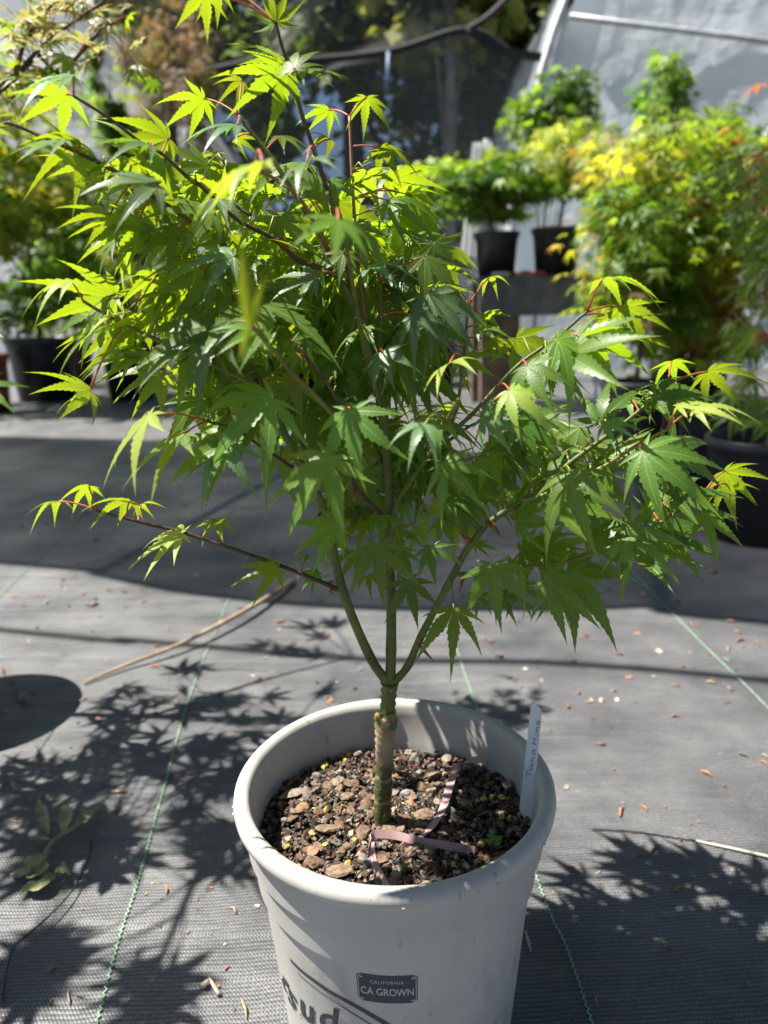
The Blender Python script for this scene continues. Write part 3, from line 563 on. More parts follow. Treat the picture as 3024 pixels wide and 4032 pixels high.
# leaves: base x,y, tip x,y (photo pixels), how far it faces the camera, kind, depth offset from its twig, true length in pixels (0: as seen)
LEAVES = """290 297 20 430 .35 g -.02 0|262 372 60 500 .8 y .0 0|-60 500 70 548 .6 y 0 0|318 562 85 800 .8 y .0 0|258 555 -10 640 .35 g -.03 0|665 547 420 560 .7 y .01 0|605 576 295 615 .45 g -.05 0
622 728 270 800 .6 g -.05 0|574 690 400 760 .75 y .02 0|804 389 640 515 .85 y .02 0|953 319 835 440 .8 y .03 0|1124 286 885 480 .85 y -.01 340|1187 280 1385 318 .25 m -.02 0|1150 270 880 175 .2 m .02 0|1160 272 1180 205 .3 y -.03 200
1443 384 1430 563 .85 y 0 200|1296 433 1205 525 .85 y .02 170|1301 548 1180 620 .85 y .02 190|1499 584 1583 748 .8 y 0 210|1210 633 1172 795 .4 g -.11 290|1571 758 1722 866 .6 y .04 0|1535 792 1750 1000 .5 m .02 0
1333 866 1313 1058 .45 m -.08 300|1463 1046 1600 1170 .5 g -.03 270|1673 1007 1840 1210 .5 m -.01 0|1928 1092 1962 1190 .8 y 0 170|1790 1120 1760 1200 .8 y .02 140|1687 1162 1880 1400 .4 g -.06 0|1624 1244 1798 1405 .45 g -.05 0
1905 1240 1973 1302 .8 y .01 130|1930 1342 2031 1427 .5 y .0 0|1880 1290 2055 1376 .35 m -.02 0|2371 1099 2605 1195 .35 y -.01 0|2453 1205 2595 1424 .85 y -.0 0|2412 1255 2335 1335 .85 y .03 150|2308 1333 2570 1490 .45 y -.02 0
2075 1443 2200 1650 .65 l -.04 280|2006 1537 2213 1758 .7 p -.05 310|2157 1366 2330 1560 .7 y .01 0|2195 1342 2465 1550 .35 m -.02 0|2644 1424 2665 1525 .8 y .02 150|2786 1463 2912 1602 .8 y 0 0|2470 1567 2508 1700 .85 m .04 190
2668 1602 2860 1612 .35 p -.01 0|2735 1612 3010 1680 .4 p -.02 0|2528 1650 2500 1700 .45 p -.03 130|2383 1669 2520 1742 .45 g -.03 190|2311 1751 2420 1820 .7 m .03 0|2530 1775 2855 2055 .75 l -.04 0|2247 1862 2382 2258 .88 l -.05 0
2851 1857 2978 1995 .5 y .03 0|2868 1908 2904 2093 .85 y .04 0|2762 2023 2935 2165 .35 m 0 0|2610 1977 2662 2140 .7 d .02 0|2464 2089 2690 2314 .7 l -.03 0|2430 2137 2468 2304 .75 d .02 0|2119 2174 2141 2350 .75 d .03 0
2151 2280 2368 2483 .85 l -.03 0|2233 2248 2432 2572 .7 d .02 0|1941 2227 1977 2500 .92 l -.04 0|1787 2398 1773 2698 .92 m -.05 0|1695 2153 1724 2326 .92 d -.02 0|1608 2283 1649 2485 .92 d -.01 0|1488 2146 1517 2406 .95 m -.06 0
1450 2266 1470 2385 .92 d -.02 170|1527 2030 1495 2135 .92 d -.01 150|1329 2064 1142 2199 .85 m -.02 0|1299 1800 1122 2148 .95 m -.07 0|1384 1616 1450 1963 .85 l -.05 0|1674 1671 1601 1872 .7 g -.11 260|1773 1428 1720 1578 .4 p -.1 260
1507 1389 1560 1548 .6 g -.05 210|1465 1372 1441 1168 .8 d .03 0|1450 1370 1300 1450 .7 d .02 190|1749 1825 1930 2028 .85 l -.03 0|1821 1960 1845 2098 .9 d .01 160|1587 1770 1472 1973 .85 d .02 0|1601 1927 1640 2040 .9 d .01 150
1076 1572 803 1884 .8 l -.06 0|893 1741 640 1940 .8 m -.03 0|880 1745 797 2035 .8 g -.03 0|595 1631 402 1942 .7 p -.03 0|728 1709 472 1943 .25 m -.02 0|354 1540 108 1556 .6 y 0 0|342 1564 262 1610 .7 y .01 140|350 1916 282 2047 .85 y .0 0
231 1974 116 2112 .45 y 0 0|511 1974 349 2088 .45 y -.02 0|554 1988 615 2050 .55 y .02 130|715 2105 485 2271 .6 p -.02 0|848 2046 880 2140 .7 y .01 130|1094 2237 905 2312 .45 m -.01 0|1209 2184 1160 2248 .6 d .02 120
284 1109 78 1268 .6 p 0 0|492 1229 282 1314 .45 p -.01 0|487 1282 318 1370 .75 p .01 0|430 850 220 905 .5 y .0 0|545 872 302 1043 .45 y .0 0|520 880 557 1010 .6 y .02 0|1035 645 738 935 .4 p -.12 0|862 787 900 898 .5 g -.07 190
919 1011 684 1100 .6 g -.05 0|992 1283 946 910 .6 s -.13 0|1238 1091 1062 1190 .7 g -.05 0|842 1282 505 1478 .7 m -.04 0|838 1310 505 1602 .6 g -.04 0|828 1445 675 1582 .6 y .02 0|934 1445 811 1664 .8 y .01 0
1000 1440 976 1635 .8 y .02 0|905 1620 784 1692 .8 d .03 0|590 1400 364 1528 .5 y .01 0|640 1480 515 1655 .7 y .02 0|700 900 522 1084 .6 m .0 0|780 1050 500 1165 .45 m -.02 0|620 1080 532 1260 .7 y .03 0|700 1080 668 1172 .8 y .03 0
900 1180 752 1215 .7 m .03 0|1107 536 1200 615 .6 m .01 160|927 546 1043 638 .7 y .02 0|936 493 702 585 .3 g -.05 0|886 640 735 680 .8 y .02 0|801 703 700 758 .8 y .02 0|1299 715 1430 815 .6 m .01 0|1158 674 1010 765 .6 m .02 0|940 700 970 772 .8 y .03 0
1545 1050 1653 1250 .6 m .02 0|1513 1219 1628 1340 .7 m .02 0|1570 1190 1490 1205 .7 y .04 110|1640 1180 1692 1240 .7 y .05 110|1677 1364 1790 1408 .6 d .02 0|1898 1645 2105 1742 .6 g -.02 0|2038 1645 2243 1845 .4 d .01 0|1994 1789 2125 1850 .8 d .03 0
1920 1800 1990 1958 .7 m .04 0|2160 1770 2080 1762 .7 y .03 0|1871 2143 1985 2180 .8 d .04 0|1870 2330 1938 2430 .7 d .05 0|1960 2330 2040 2478 .7 d .04 0|2230 2330 2240 2470 .7 d .05 0|1660 2010 1702 2108 .8 y .05 0|1830 2030 1900 2082 .7 y .04 0
810 -35 688 120 .6 y -.02 0|860 -60 770 90 .5 y .02 0|1080 90 990 -60 .6 y .02 0|1090 85 1150 -60 .6 y .0 0|2560 2010 2500 1900 .6 m .03 0|2480 1790 2380 1870 .5 m .02 0|1180 1400 1080 1470 .7 m -.01 0|1150 1340 1270 1480 .7 d .02 0
1010 1160 1150 1290 .7 m .03 0|1160 950 1080 1060 .7 m .03 0|1250 800 1150 900 .6 y .03 0|760 980 640 1060 .6 y .03 0|1330 1590 1440 1700 .8 d .03 0|1150 1500 1060 1700 .8 y .04 0|1410 900 1500 960 .7 y .03 0|640 800 560 930 .7 y .03 0
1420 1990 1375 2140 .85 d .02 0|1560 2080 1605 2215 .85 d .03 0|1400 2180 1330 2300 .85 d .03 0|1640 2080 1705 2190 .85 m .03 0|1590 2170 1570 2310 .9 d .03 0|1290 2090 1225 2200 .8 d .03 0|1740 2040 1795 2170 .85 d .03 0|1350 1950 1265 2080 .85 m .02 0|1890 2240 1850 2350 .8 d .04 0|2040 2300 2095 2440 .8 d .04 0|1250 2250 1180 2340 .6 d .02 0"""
spec = []
for ln in LEAVES.split('\n'):
    for r_ in ln.split('|'):
        a = r_.split(); spec.append((*[float(x) for x in a[:5]], a[5], float(a[6]), float(a[7])))
fill = []
while len(fill) < 70:
    if len(fill) < 54: x, y = rng.normal(1080, 380), rng.normal(1120, 290)
    else: x, y = rng.normal(1640, 320), rng.normal(1790, 190)
    if ((x-1150)/800)**2+((y-1200)/640)**2 > 1 and ((x-1650)/640)**2+((y-1830)/300)**2 > 1: continue
    a = math.atan2(1, (x-1450)/420)+rng.normal(0, .45); L = rng.uniform(170, 270)
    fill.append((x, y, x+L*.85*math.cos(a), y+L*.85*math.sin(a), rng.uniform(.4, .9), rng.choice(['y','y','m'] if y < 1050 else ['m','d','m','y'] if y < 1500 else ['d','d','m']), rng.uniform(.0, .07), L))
sp = []; tries = 0  # extra leaves added up the sun's path to shade pot and ground
bpx = [(p, x, y) for x, y, p, nm, t in BPTS if t > .2]
while len(sp) < 58 and tries < 60000:
    tries += 1; h = random.uniform(.40, .80)
    if tries % 3: g = at_z(random.uniform(2150, 3024), random.uniform(3180, 4000), 0); P = g+SH*(h/math.tan(SUN_EL))+Vector((0,0,h))
    else: g = Vector((random.uniform(-.02,.15), random.uniform(.41,.66), .24)); h = max(h, .45); P = g+SH*((h-.24)/math.tan(SUN_EL))+Vector((0,0,h-.24))
    q = min(bpx, key=lambda b_: (b_[0]-P).length)
    if (q[0]-P).length > .13 or P.y < .44: continue
    if any((P-o_[0]).length < .028 for o_ in sp): continue
    x, y = to_px(P)
    if ((x-1380)/560)**2+((y-1330)/560)**2 > 1: continue
    sp.append((P, q[0], x, y))
for si, (bx, by, tx, ty, face, key, dd, L) in enumerate(spec+fill):
    best = None
    for x, y, p, nm, t in BPTS:
        if si < len(spec) and nm.startswith('back'): continue
        dist = math.hypot(x-bx, y-by)+ (0 if t > .25 else 70) + (25 if y < by-20 else 0)
        if best is None or dist < best[0]: best = (dist, p, nm, t)
    att = best[1]; by_ = att.y+dd; B = at_y(bx, by, by_)
    proj = math.hypot(tx-bx, ty-by); T = at_y(tx, ty, by_)
    scale_m = (T-B).length/max(proj, 1)
    back = key == 'y'                                # seen from below, the sun shining through
    sg = 1 if back else -1
    dy = math.sqrt(L*L-proj*proj)*scale_m*.9 if L > proj else .15*proj*scale_m
    T = at_y(tx, ty, max(.2, by_+sg*dy))
    tocam = (Vector((0,0,CAMZ))-B).normalized()
    if back: n = (-tocam*face*.8+Vector((random.gauss(-.1,.15), random.gauss(0,.12), max(.45, 1-face)))).normalized()
    elif key == 'p': n = tocam*face*.55+SUNV
    else: n = (tocam*face+SUNV*(.7 if key == 'l' else .55 if key == 'g' else .3)+Vector((random.gauss(0,.2), random.gauss(0,.15), 1-face))).normalized()
    leaf, Mw = place_leaf(B, T, n, key, MAPLE)
    red = by < 1650 or bx < 780 or bx > 2280
    petiole(att, B, leaf, Mw, M_RED if red and si < len(spec) else M_GRN)
for P, att, x, y in sp:
    d = Vector(((P.x-PC.x)*4+random.gauss(0,.5), (P.y-PC.y)*3+random.gauss(0,.5), random.uniform(-.9,-.3))).normalized(); L = random.uniform(.055, .08)
    leaf, Mw = place_leaf(P, P+d*L, SUNV*.6+UP*.6+Vector((random.gauss(0,.3), random.gauss(0,.3), 0)), random.choice('yyym' if y < 1100 else 'mmdy'), MAPLE); petiole(att, P, leaf, Mw, M_GRN)
# the many smaller leaves deep inside the crown, too overlapped to tell apart
iv, if_, iuv, imat = [], [], [], []
src_ = [(m, tip, mi) for mi, k in enumerate('myd') for m, tip in LV[k][:5]]
bl = [(p, x, y) for x, y, p, nm, t in BPTS if t > .22]; cnt = 0; tw_ = MB()
while cnt < 250:
    if cnt < 130: x, y = rng.normal(1120, 360), rng.normal(1130, 280)
    elif cnt < 165: x, y = rng.normal(1680, 330), rng.normal(1800, 170)
    elif cnt < 208: x, y = rng.uniform(2000, 2650), rng.uniform(1330, 2230)
    else: x, y = rng.uniform(330, 900), rng.uniform(620, 1420)
    if cnt < 165 and (((x-1150)/760)**2+((y-1180)/600)**2 > 1 and ((x-1650)/600)**2+((y-1830)/270)**2 > 1) or y > 2280: continue
    q = min(bl, key=lambda b_: math.hypot(b_[1]-x, b_[2]-y)); P = at_y(x, y, TY+rng.uniform(.0, .19))
    if (P-q[0]).length > .14: continue
    if cnt >= 165:
        P = at_y(x, y, q[0].y+rng.uniform(-.02, .06))
        if math.hypot(q[1]-x, q[2]-y) > 105: continue
    a = math.atan2(1, (x-1400)/420)+rng.normal(0, .6); tocam = (Vector((0,0,CAMZ))-P).normalized(); L = rng.uniform(.035, .065)*(1 if cnt < 165 else .95)
    d = (Vector((math.cos(a), 0, -math.sin(a)))+Vector((0, rng.normal(0, .5), 0))).normalized()
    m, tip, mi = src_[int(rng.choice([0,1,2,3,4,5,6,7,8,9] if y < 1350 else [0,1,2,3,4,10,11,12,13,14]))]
    npref = Vector((rng.normal(-.1,.35), rng.normal(.15,.45), .8)) if mi == 1 else tocam*rng.uniform(.2,.8)+Vector((rng.normal(0,.3), 0, .6))
    n = npref-d*npref.dot(d); n.normalize(); ld = tip.normalized(); ln_ = Vector((0, -ld.z, ld.y)).normalized()
    rot = Matrix((d.cross(n), d, n)).transposed() @ Matrix((ld.cross(ln_), ld, ln_)); co = np.array([v.co for v in m.vertices]) @ np.array(rot).T*(L/tip.length)+np.array(P)
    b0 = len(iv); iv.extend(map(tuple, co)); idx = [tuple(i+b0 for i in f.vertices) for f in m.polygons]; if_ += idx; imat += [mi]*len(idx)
    uvs = np.zeros(len(m.loops)*2, np.float32); m.uv_layers[0].data.foreach_get('uv', uvs); iuv.append(uvs); cnt += 1
    tw_.tube([q[0], (q[0]+P)/2+UP*.006, P], [.0009,.0007,.0006], 4)
m = mesh(iv, if_, 'inner_leaves'); uvl = m.uv_layers.new(name='UVMap'); uvl.data.foreach_set('uv', np.concatenate(iuv))
for k in 'myd': m.materials.append(M_LEAF[k])
m.polygons.foreach_set('material_index', np.array(imat, np.int32)); o = add('inner_leaves', m, None, MAPLE); o['kind'] = 'stuff'
o = tw_.build('inner_twigs', M_GRN, MAPLE); o['kind'] = 'stuff'
# dried red bud scales at the nodes
M_SC = noise_col(mat('bud_scale', rough=.6), (.16,.025,.02), (.32,.09,.05), 150)
for x, y in ((1458,2588),(1700,2560),(1655,2520),(1301,2330),(1232,2020),(1030,1500),(1085,1480),(1930,2030),(1960,2080),(1800,2080),(1820,2290),(1385,1940),(1690,2510),(1540,2405),(1500,1590)):
    best = min(BPTS, key=lambda q: math.hypot(q[0]-x, q[1]-y)); p = best[2]+Vector((0,-.002,0)); e = at_y(x+rng.uniform(-15,15), y+rng.uniform(10,45), p.y-.004)
    b = MB(); b.tube([p, (p+e)/2+Vector((rng.normal(0,.0015),0,0)), e], [.0009,.0014,.0003], 5); b.build('bud_scale', M_SC, MAPLE)

# ------------------------------------------------------------------ generic nursery pots and plants
M_BLACK = noise_col(mat('black_plastic', rough=.42, spec=.5), (.018,.019,.022), (.045,.046,.05), 8)
M_DUSTY = noise_col(mat('dusty_black_plastic', rough=.55, spec=.5), (.03,.032,.036), (.075,.075,.078), 7)
M_TERRA = noise_col(mat('terracotta_plastic', rough=.5), (.20,.045,.025), (.28,.07,.04), 9)
M_SOIL = noise_col(mat('dark_soil', rough=.9), (.03,.02,.014), (.10,.065,.04), 90, bump=.8)
def pot(x, y, r, h, label, mt=M_BLACK, z=0, group=None, ribs=True):
    e = empty('nursery_pot', (x, y, z), label, 'pot', group); b = MB(); t = r*.06
    pf = [(0,.003),(r*.76,.003),(r*.78,0),(r*.90,h*.80),(r*.92,h*.81),(r*.94,h*.9),(r*.985,h*.905),(r,h*.93),(r,h*.985),(r*.985,h),(r*.94,h),(r*.915,h*.97),(r*.87,h*.75)]
    b.lathe(pf, (x, y, z), 40); b.build('pot_wall', mt, e)
    b = MB(); n = 24; b.addm([(x+r*.885*math.cos(6.2832*k/n), y+r*.885*math.sin(6.2832*k/n), z+h*.84+.003*math.sin(5*k)) for k in range(n)], [tuple(range(n))]); b.build('soil', M_SOIL, e, False)
    return e
# low-poly star leaf used in crowns
def star_template(teeth=0):
    m, tip = leaf_mesh(11, droop=.3, fold=.2, teeth=teeth, lobes=5, hw=.15); v = np.array([p.co for p in m.vertices]); f = [tuple(p.vertices) for p in m.polygons]; bpy.data.meshes.remove(m); return v, f
ST_V, ST_F = star_template()
def thin_template():
    m, tip = leaf_mesh(12, droop=.55, fold=.1, teeth=0, lobes=7, hw=.07); v = np.array([p.co for p in m.vertices]); f = [tuple(p.vertices) for p in m.polygons]; bpy.data.meshes.remove(m); return v, f
TH_V, TH_F = thin_template()
QV = np.array([(0,0,0),(.45,.5,-.03),(0,1,-.15),(-.45,.5,-.03)]); QF = [(0,1,2,3)]
def crown_mesh(C, rad, n, size, cols, tmpl, clumps, droop=.5, seed=0, clump_r=.33, layer=.5):
    r = np.random.default_rng(seed); tv, tf = tmpl; C = np.array(C); rad = np.array(rad)
    u = r.normal(size=(clumps, 3)); u /= np.linalg.norm(u, axis=1)[:, None]; cc = C+u*rad*(r.random((clumps, 1))**.45)
    cc_col = r.integers(len(cols), size=clumps); cc_b = r.uniform(.7, 1.3, clumps); cl_r = clump_r*r.uniform(.6, 1.3, clumps)
    k = r.integers(clumps, size=n); off = r.normal(size=(n, 3))*.55; off[:, 2] *= layer
    P = cc[k]+off*(rad*cl_r[k][:, None])
    az = np.arctan2(P[:, 1]-C[1], P[:, 0]-C[0])+r.normal(0, .9, n); s = size*r.uniform(.65, 1.3, n)
    el = -droop*r.uniform(.1, 1.6, n); d = np.c_[np.cos(az)*np.cos(el), np.sin(az)*np.cos(el), np.sin(el)]
    up = np.tile([0., 0, 1], (n, 1))+r.normal(0, .35, (n, 3)); nn = up-d*(up*d).sum(1)[:, None]; nn /= np.linalg.norm(nn, axis=1)[:, None]; x = np.cross(d, nn)
    V = P[:, None, :]+s[:, None, None]*(tv[None, :, 0, None]*x[:, None, :]+tv[None, :, 1, None]*d[:, None, :]+tv[None, :, 2, None]*nn[:, None, :])
    nv = len(tv); V = V.reshape(-1, 3)
    loops = np.concatenate([np.array(f) for f in tf]); lens = np.array([len(f) for f in tf])
    li = (loops[None, :]+(np.arange(n)*nv)[:, None]).ravel(); ls = np.tile(lens, n)
    m = bpy.data.meshes.new('crown'); m.vertices.add(len(V)); m.vertices.foreach_set('co', V.astype(np.float32).ravel())
    m.loops.add(len(li)); m.loops.foreach_set('vertex_index', li.astype(np.int32)); m.polygons.add(len(ls)); st = np.r_[0, np.cumsum(ls)[:-1]]
    m.polygons.foreach_set('loop_start', st.astype(np.int32)); m.polygons.foreach_set('loop_total', ls.astype(np.int32)); m.update(calc_edges=True)
    col = np.array(cols)[cc_col[k]]*cc_b[k][:, None]*r.uniform(.75, 1.25, (n, 1))
    set_col(m, np.repeat(np.clip(col, 0, .8), nv, axis=0)); return m, cc
M_CROWN = attr_mat('crown_leaves', .45, .52, .5)
M_CROWN_FAR = attr_mat('far_foliage', .6, .25, .3)
GREEN = [(.09,.18,.03),(.13,.23,.04),(.06,.14,.025)]; YEL = [(.26,.31,.04),(.32,.33,.06),(.19,.28,.04),(.14,.24,.04)]; ORANGE = [(.24,.22,.03),(.28,.15,.03),(.10,.18,.02),(.30,.08,.03),(.06,.14,.02)]
PALE = [(.34,.40,.13),(.42,.46,.20),(.22,.32,.07)]; RUST = [(.24,.16,.12),(.30,.20,.15),(.22,.16,.08),(.16,.16,.06)]; PINK = [(.45,.16,.12),(.12,.18,.03)]
def shrub(x, y, C, rad, n, size, cols, label, z0=.3, tmpl=(ST_V, ST_F), seed=1, clumps=26, cat='tree', bark=M_BARKBR, group=None, r0=.012, lm=None, **kw):
    e = empty('maple_shrub', (x, y, z0), label, cat, group); m, cc = crown_mesh(C, rad, n, size, cols, tmpl, clumps, seed=seed, **kw)
    o = add('crown', m, lm or M_CROWN, e); o['kind'] = 'stuff'
    r = np.random.default_rng(seed+50); base = np.array([x, y, z0-.02]); Cn = np.array(C); top = Cn+np.array([0, 0, rad[2]*.5])
    b = MB(); tr = spline([base, base*.5+Cn*.5+r.normal(0, .02, 3), Cn, top], 5); b.tube(tr, np.linspace(r0, r0*.3, len(tr)), 8); b.build('trunk', bark, e)
    b = MB()
    for c in cc[:14]:
        s = tr[int(r.integers(4, len(tr)-3))]; md = (s+c)/2+np.array([0, 0, -.06*np.linalg.norm(c-s)]); b.tube(spline([s, md, c], 4), np.linspace(r0*.45, r0*.15, 9), 5)
    b.build('limbs', bark, e); return e

# black pots and plants to the right
pot(.99, 1.9, .145, .27, 'black nursery pot holding a leaning weeping maple, in front of a dusty pot', M_BLACK)
pot(1.12, 2.42, .155, .28, 'dusty black nursery pot standing just behind the pot of the weeping maple', M_DUSTY)
pot(1.10, 3.25, .15, .28, 'black nursery pot under the green spreading shrub', M_BLACK)
pot(1.45, 3.5, .15, .28, 'black nursery pot under the orange tipped shrub', M_BLACK)
pot(1.62, 4.1, .16, .28, 'black nursery pot under the yellow green shrub at back', M_DUSTY)
shrub(1.10, 3.25, (1.17, 3.35, .84), (.27, .30, .46), 1700, .07, GREEN[:1]+YEL[2:]*2+YEL[:2]+[(.22,.18,.08)], 'spreading green maple shrub beside the wooden bench', z0=.25, seed=3, clumps=46, clump_r=.45)
shrub(1.45, 3.5, (1.55, 3.55, .84), (.30, .30, .52), 2100, .07, YEL[2:]+YEL[:2]*2+GREEN[1:2]+[(.24,.15,.07),(.26,.11,.07)], 'orange and yellow tipped maple shrub between the green shrub and the weeping maple', z0=.25, seed=4, clumps=46, clump_r=.48)
shrub(1.62, 4.1, (1.55, 4.1, 1.15), (.36, .30, .36), 1600, .07, YEL+[(.26,.20,.09),(.26,.12,.08)], 'yellow green maple shrub behind the orange tipped one', z0=.25, seed=5, clumps=40, clump_r=.5)
shrub(1.50, 4.4, (1.58, 4.4, 1.55), (.16, .14, .36), 330, .075, GREEN+YEL[2:], 'slim upright maple sapling rising above the yellow green shrub', z0=.0, seed=6, clumps=14, clump_r=.4)
shrub(1.95, 4.3, (1.83, 4.2, 1.28), (.18, .16, .12), 300, .10, [(.30,.30,.14),(.18,.24,.03)], 'drooping pale leaved maple behind the yellow green shrub', z0=.0, seed=8, clumps=6, tmpl=(TH_V, TH_F), droop=.9)
shrub(1.80, 3.6, (1.70, 3.5, 1.12), (.07, .07, .05), 26, .09, [(.40,.08,.07),(.35,.07,.06)], 'red threadleaf maple shoot beside the drooping pale maple', z0=.0, seed=9, clumps=3, tmpl=(TH_V, TH_F), droop=.9, r0=.006)
# weeping maple with big leaves: individual leaves
M_LEAF_W = M_LEAF; WEEP = empty('weeping_maple', (.99, 1.9, .235), 'leaning weeping maple with narrow drooping leaves in the black pot', 'tree')
thinvar = {k: [] for k in ('m','y','p','d')}
for k in thinvar:
    for s, dr in ((21,.5),(22,.8),(23,.65)):
        m, tip = leaf_mesh(s, droop=dr, fold=.15, teeth=5, lobes=7, hw=.085); m.materials.append(M_LEAF[k]); thinvar[k].append((m, tip))
orange = leaf_mat('leaf_orange', (.40,.13,.06), (.6,.2,.06), (.5,.3,.15), .45)
stems = []
for pts in ([(1.0,1.9,.22),(1.02,1.88,.45),(1.0,1.85,.75),(.96,1.82,1.05)], [(1.03,1.93,.22),(1.08,1.9,.5),(1.1,1.85,.8),(1.04,1.8,1.0)], [(1.0,1.86,.22),(.97,1.8,.42),(.93,1.72,.62)]):
    s = spline(pts, 8); stems += s; b = MB(); b.tube(s, np.linspace(.013, .004, len(s)), 8); b.build('branch', noise_col(mat('pale_bark', rough=.7), (.22,.19,.15), (.36,.31,.25), 40), WEEP)
for i in range(170):
    px, py = random.uniform(2880, 3300), random.uniform(620, 1700)
    if px < 2830+abs(py-1150)*.10: continue
    yy = random.uniform(1.65, 2.05); B = at_y(px, py, yy); s = min(stems, key=lambda q: (Vector(q)-B).length); s = Vector(s)
    d = Vector((random.uniform(-.9, .4), random.uniform(-.6, .3), random.uniform(-1.2, -.35))).normalized(); L = random.uniform(.05, .085)
    key = 'y' if 1080 < py < 1260 and px < 3100 else random.choice('mmmddy'); nn = Vector((random.gauss(-.2,.4), -.7, .7))
    o, Mw = place_leaf(B, B+d*L, nn, key, WEEP, var=thinvar); petiole(s, B, o, Mw, M_GRN, .0009, .25)
for px, py in ((2990,610),(3010,1310),(2960,700)):
    B = at_y(px, py, 1.75); m, tip = thinvar['m'][0]; o, Mw = place_leaf(B, B+Vector((-.035,-.02,-.05)), Vector((-.3,-.7,.5)), 'm', WEEP, 1, thinvar); mm = bpy.data.meshes.get('orange_leaf')
    if not mm: mm = o.data.copy(); mm.name = 'orange_leaf'; mm.materials.clear(); mm.materials.append(orange)
    o.data = mm; petiole(min(stems, key=lambda q: (Vector(q)-B).length), B, o, Mw, M_RED, .0009)
# plain white pot marker on a pot behind
pm = MB(); p0 = at_y(2350, 1480, 3.05); pm.box(p0, (.035, .002, .06)); pm.box(p0-Vector((0,-.004,.07)), (.012, .002, .12)); tag(pm.build('pot_marker', M_TAG, None, False), 'small blank white marker standing at the black pot under the green shrub', 'marker')

# wooden bench with potted plants
M_WOOD = noise_col(mat('weathered_wood', rough=.8), (.09,.095,.105), (.17,.17,.18), 9, bump=.4); M_WOODB = noise_col(mat('brown_wood', rough=.8), (.10,.065,.04), (.20,.14,.10), 9, bump=.4)
BEN = empty('wooden_bench', (1.2, 4.65, 0), 'weathered grey wooden potting bench carrying black pots and a red packet', 'bench')
for i in range(4):
    b = MB(); b.box((1.3, 4.48+i*.145, .748), (1.45, .138, .034)); b.build('top_plank', M_WOOD, BEN, False)
b = MB(); b.box((1.3, 4.40, .645), (1.46, .036, .20)); b.build('apron_board', M_WOOD, BEN, False)
for x, y in ((.70,4.47),(1.9,4.47),(.70,4.9),(1.9,4.9)):
    b = MB(); b.box((x, y, .365), (.10 if x > 1 else .22, .09, .732)); b.build('leg', M_WOODB, BEN, False)
pot(.70, 4.62, .135, .25, 'black nursery pot at the end of the bench under a flat green maple', M_BLACK, .765)
pot(1.06, 4.66, .15, .27, 'black nursery pot on the bench under the pale feathery maple', M_DUSTY, .765)
shrub(.70, 4.62, (.62, 4.62, 1.30), (.36, .26, .20), 1000, .075, GREEN+YEL[2:3]+[(.14,.22,.03)], 'flat topped green maple in the pot at the end of the bench', z0=.98, seed=12, clumps=34, layer=.3, clump_r=.5)
shrub(1.06, 4.66, (1.10, 4.6, 1.42), (.20, .2, .20), 900, .085, PALE, 'pale cream green feathery maple in the pot on the bench', z0=.98, seed=13, clumps=24, clump_r=.5, tmpl=(TH_V, TH_F), droop=.8)
shrub(1.0, 5.1, (1.12, 5.1, 1.62), (.26, .22, .42), 800, .085, GREEN+YEL[2:], 'bright green upright maple standing behind the wooden bench', z0=.0, seed=14, clumps=26, clump_r=.45)
b = MB(); nx = 12; v = [(.76+.21*i/nx, 4.43+.09*j/3, .766+(.004 if j in (0, 3) or i in (0, nx) else .022+.008*math.sin(i*1.3+j))) for i in range(nx+1) for j in range(4)]; b.addm(v+[(x, y, .7655) for x, y, z in v], [(4*i+j, 4*i+j+1, 4*i+5+j, 4*i+4+j) for i in range(nx) for j in range(3)]+[(0, 4*nx, 4*nx+3, 3)]); tag(b.build('red_packet', noise_col(mat('red_plastic', rough=.35), (.55,.02,.03), (.6,.05,.06), 9), None, False), 'crumpled red plastic packet lying on the wooden bench', 'packet')
b = MB(); b.box((.70, 4.455, .7765), (.085, .06, .023), Matrix.Rotation(.3, 3, 'Z')); tag(b.build('white_packet', noise_col(mat('white_plastic', rough=.4), (.6,.45,.45), (.75,.7,.7), 20), None, False), 'small crumpled white packet beside the red one on the bench', 'packet')

# plants and pots to the left
pot(-2.52, 5.7, .26, .46, 'large black nursery pot under the dense dark green maple', M_BLACK)
pot(-2.62, 5.0, .17, .38, 'terracotta red plastic pot beside the large black pot', M_TERRA)
shrub(-2.52, 5.7, (-2.5, 5.7, 1.30), (.70, .5, .76), 2400, .075, GREEN+YEL[2:]+[(.05,.11,.02)], 'dense dark green maple in the large black pot', z0=.35, seed=20, clumps=44, r0=.02, layer=.35)
backrow = [(-2.75,6.75,GREEN+YEL[2:],'leafy green maple next to the white tunnel end',.95,.42,.48,91), (-2.15,6.9,YEL,'leafy yellow green maple behind the pink leaved one',.85,.40,.42,92), (-1.1,6.8,GREEN+YEL[:1],'leafy green maple just past the rust coloured one',.9,.38,.42,93), (-.45,6.9,YEL+GREEN[:1],'leafy light green maple near the middle of the netting',.85,.36,.36,94), (.3,7.0,GREEN+YEL[2:3],'leafy fresh green maple close to the plastic curtain',.8,.34,.34,95)]
for x, y, c, lab, zc, rx, rz, sd in backrow:
    pot(x, y, .22, .38, 'black nursery pot of the '+lab, M_BLACK)
    shrub(x, y, (x, y, zc), (rx, rx, rz), 1300, .07, c, lab, z0=.3, seed=sd, clumps=26, clump_r=.45)
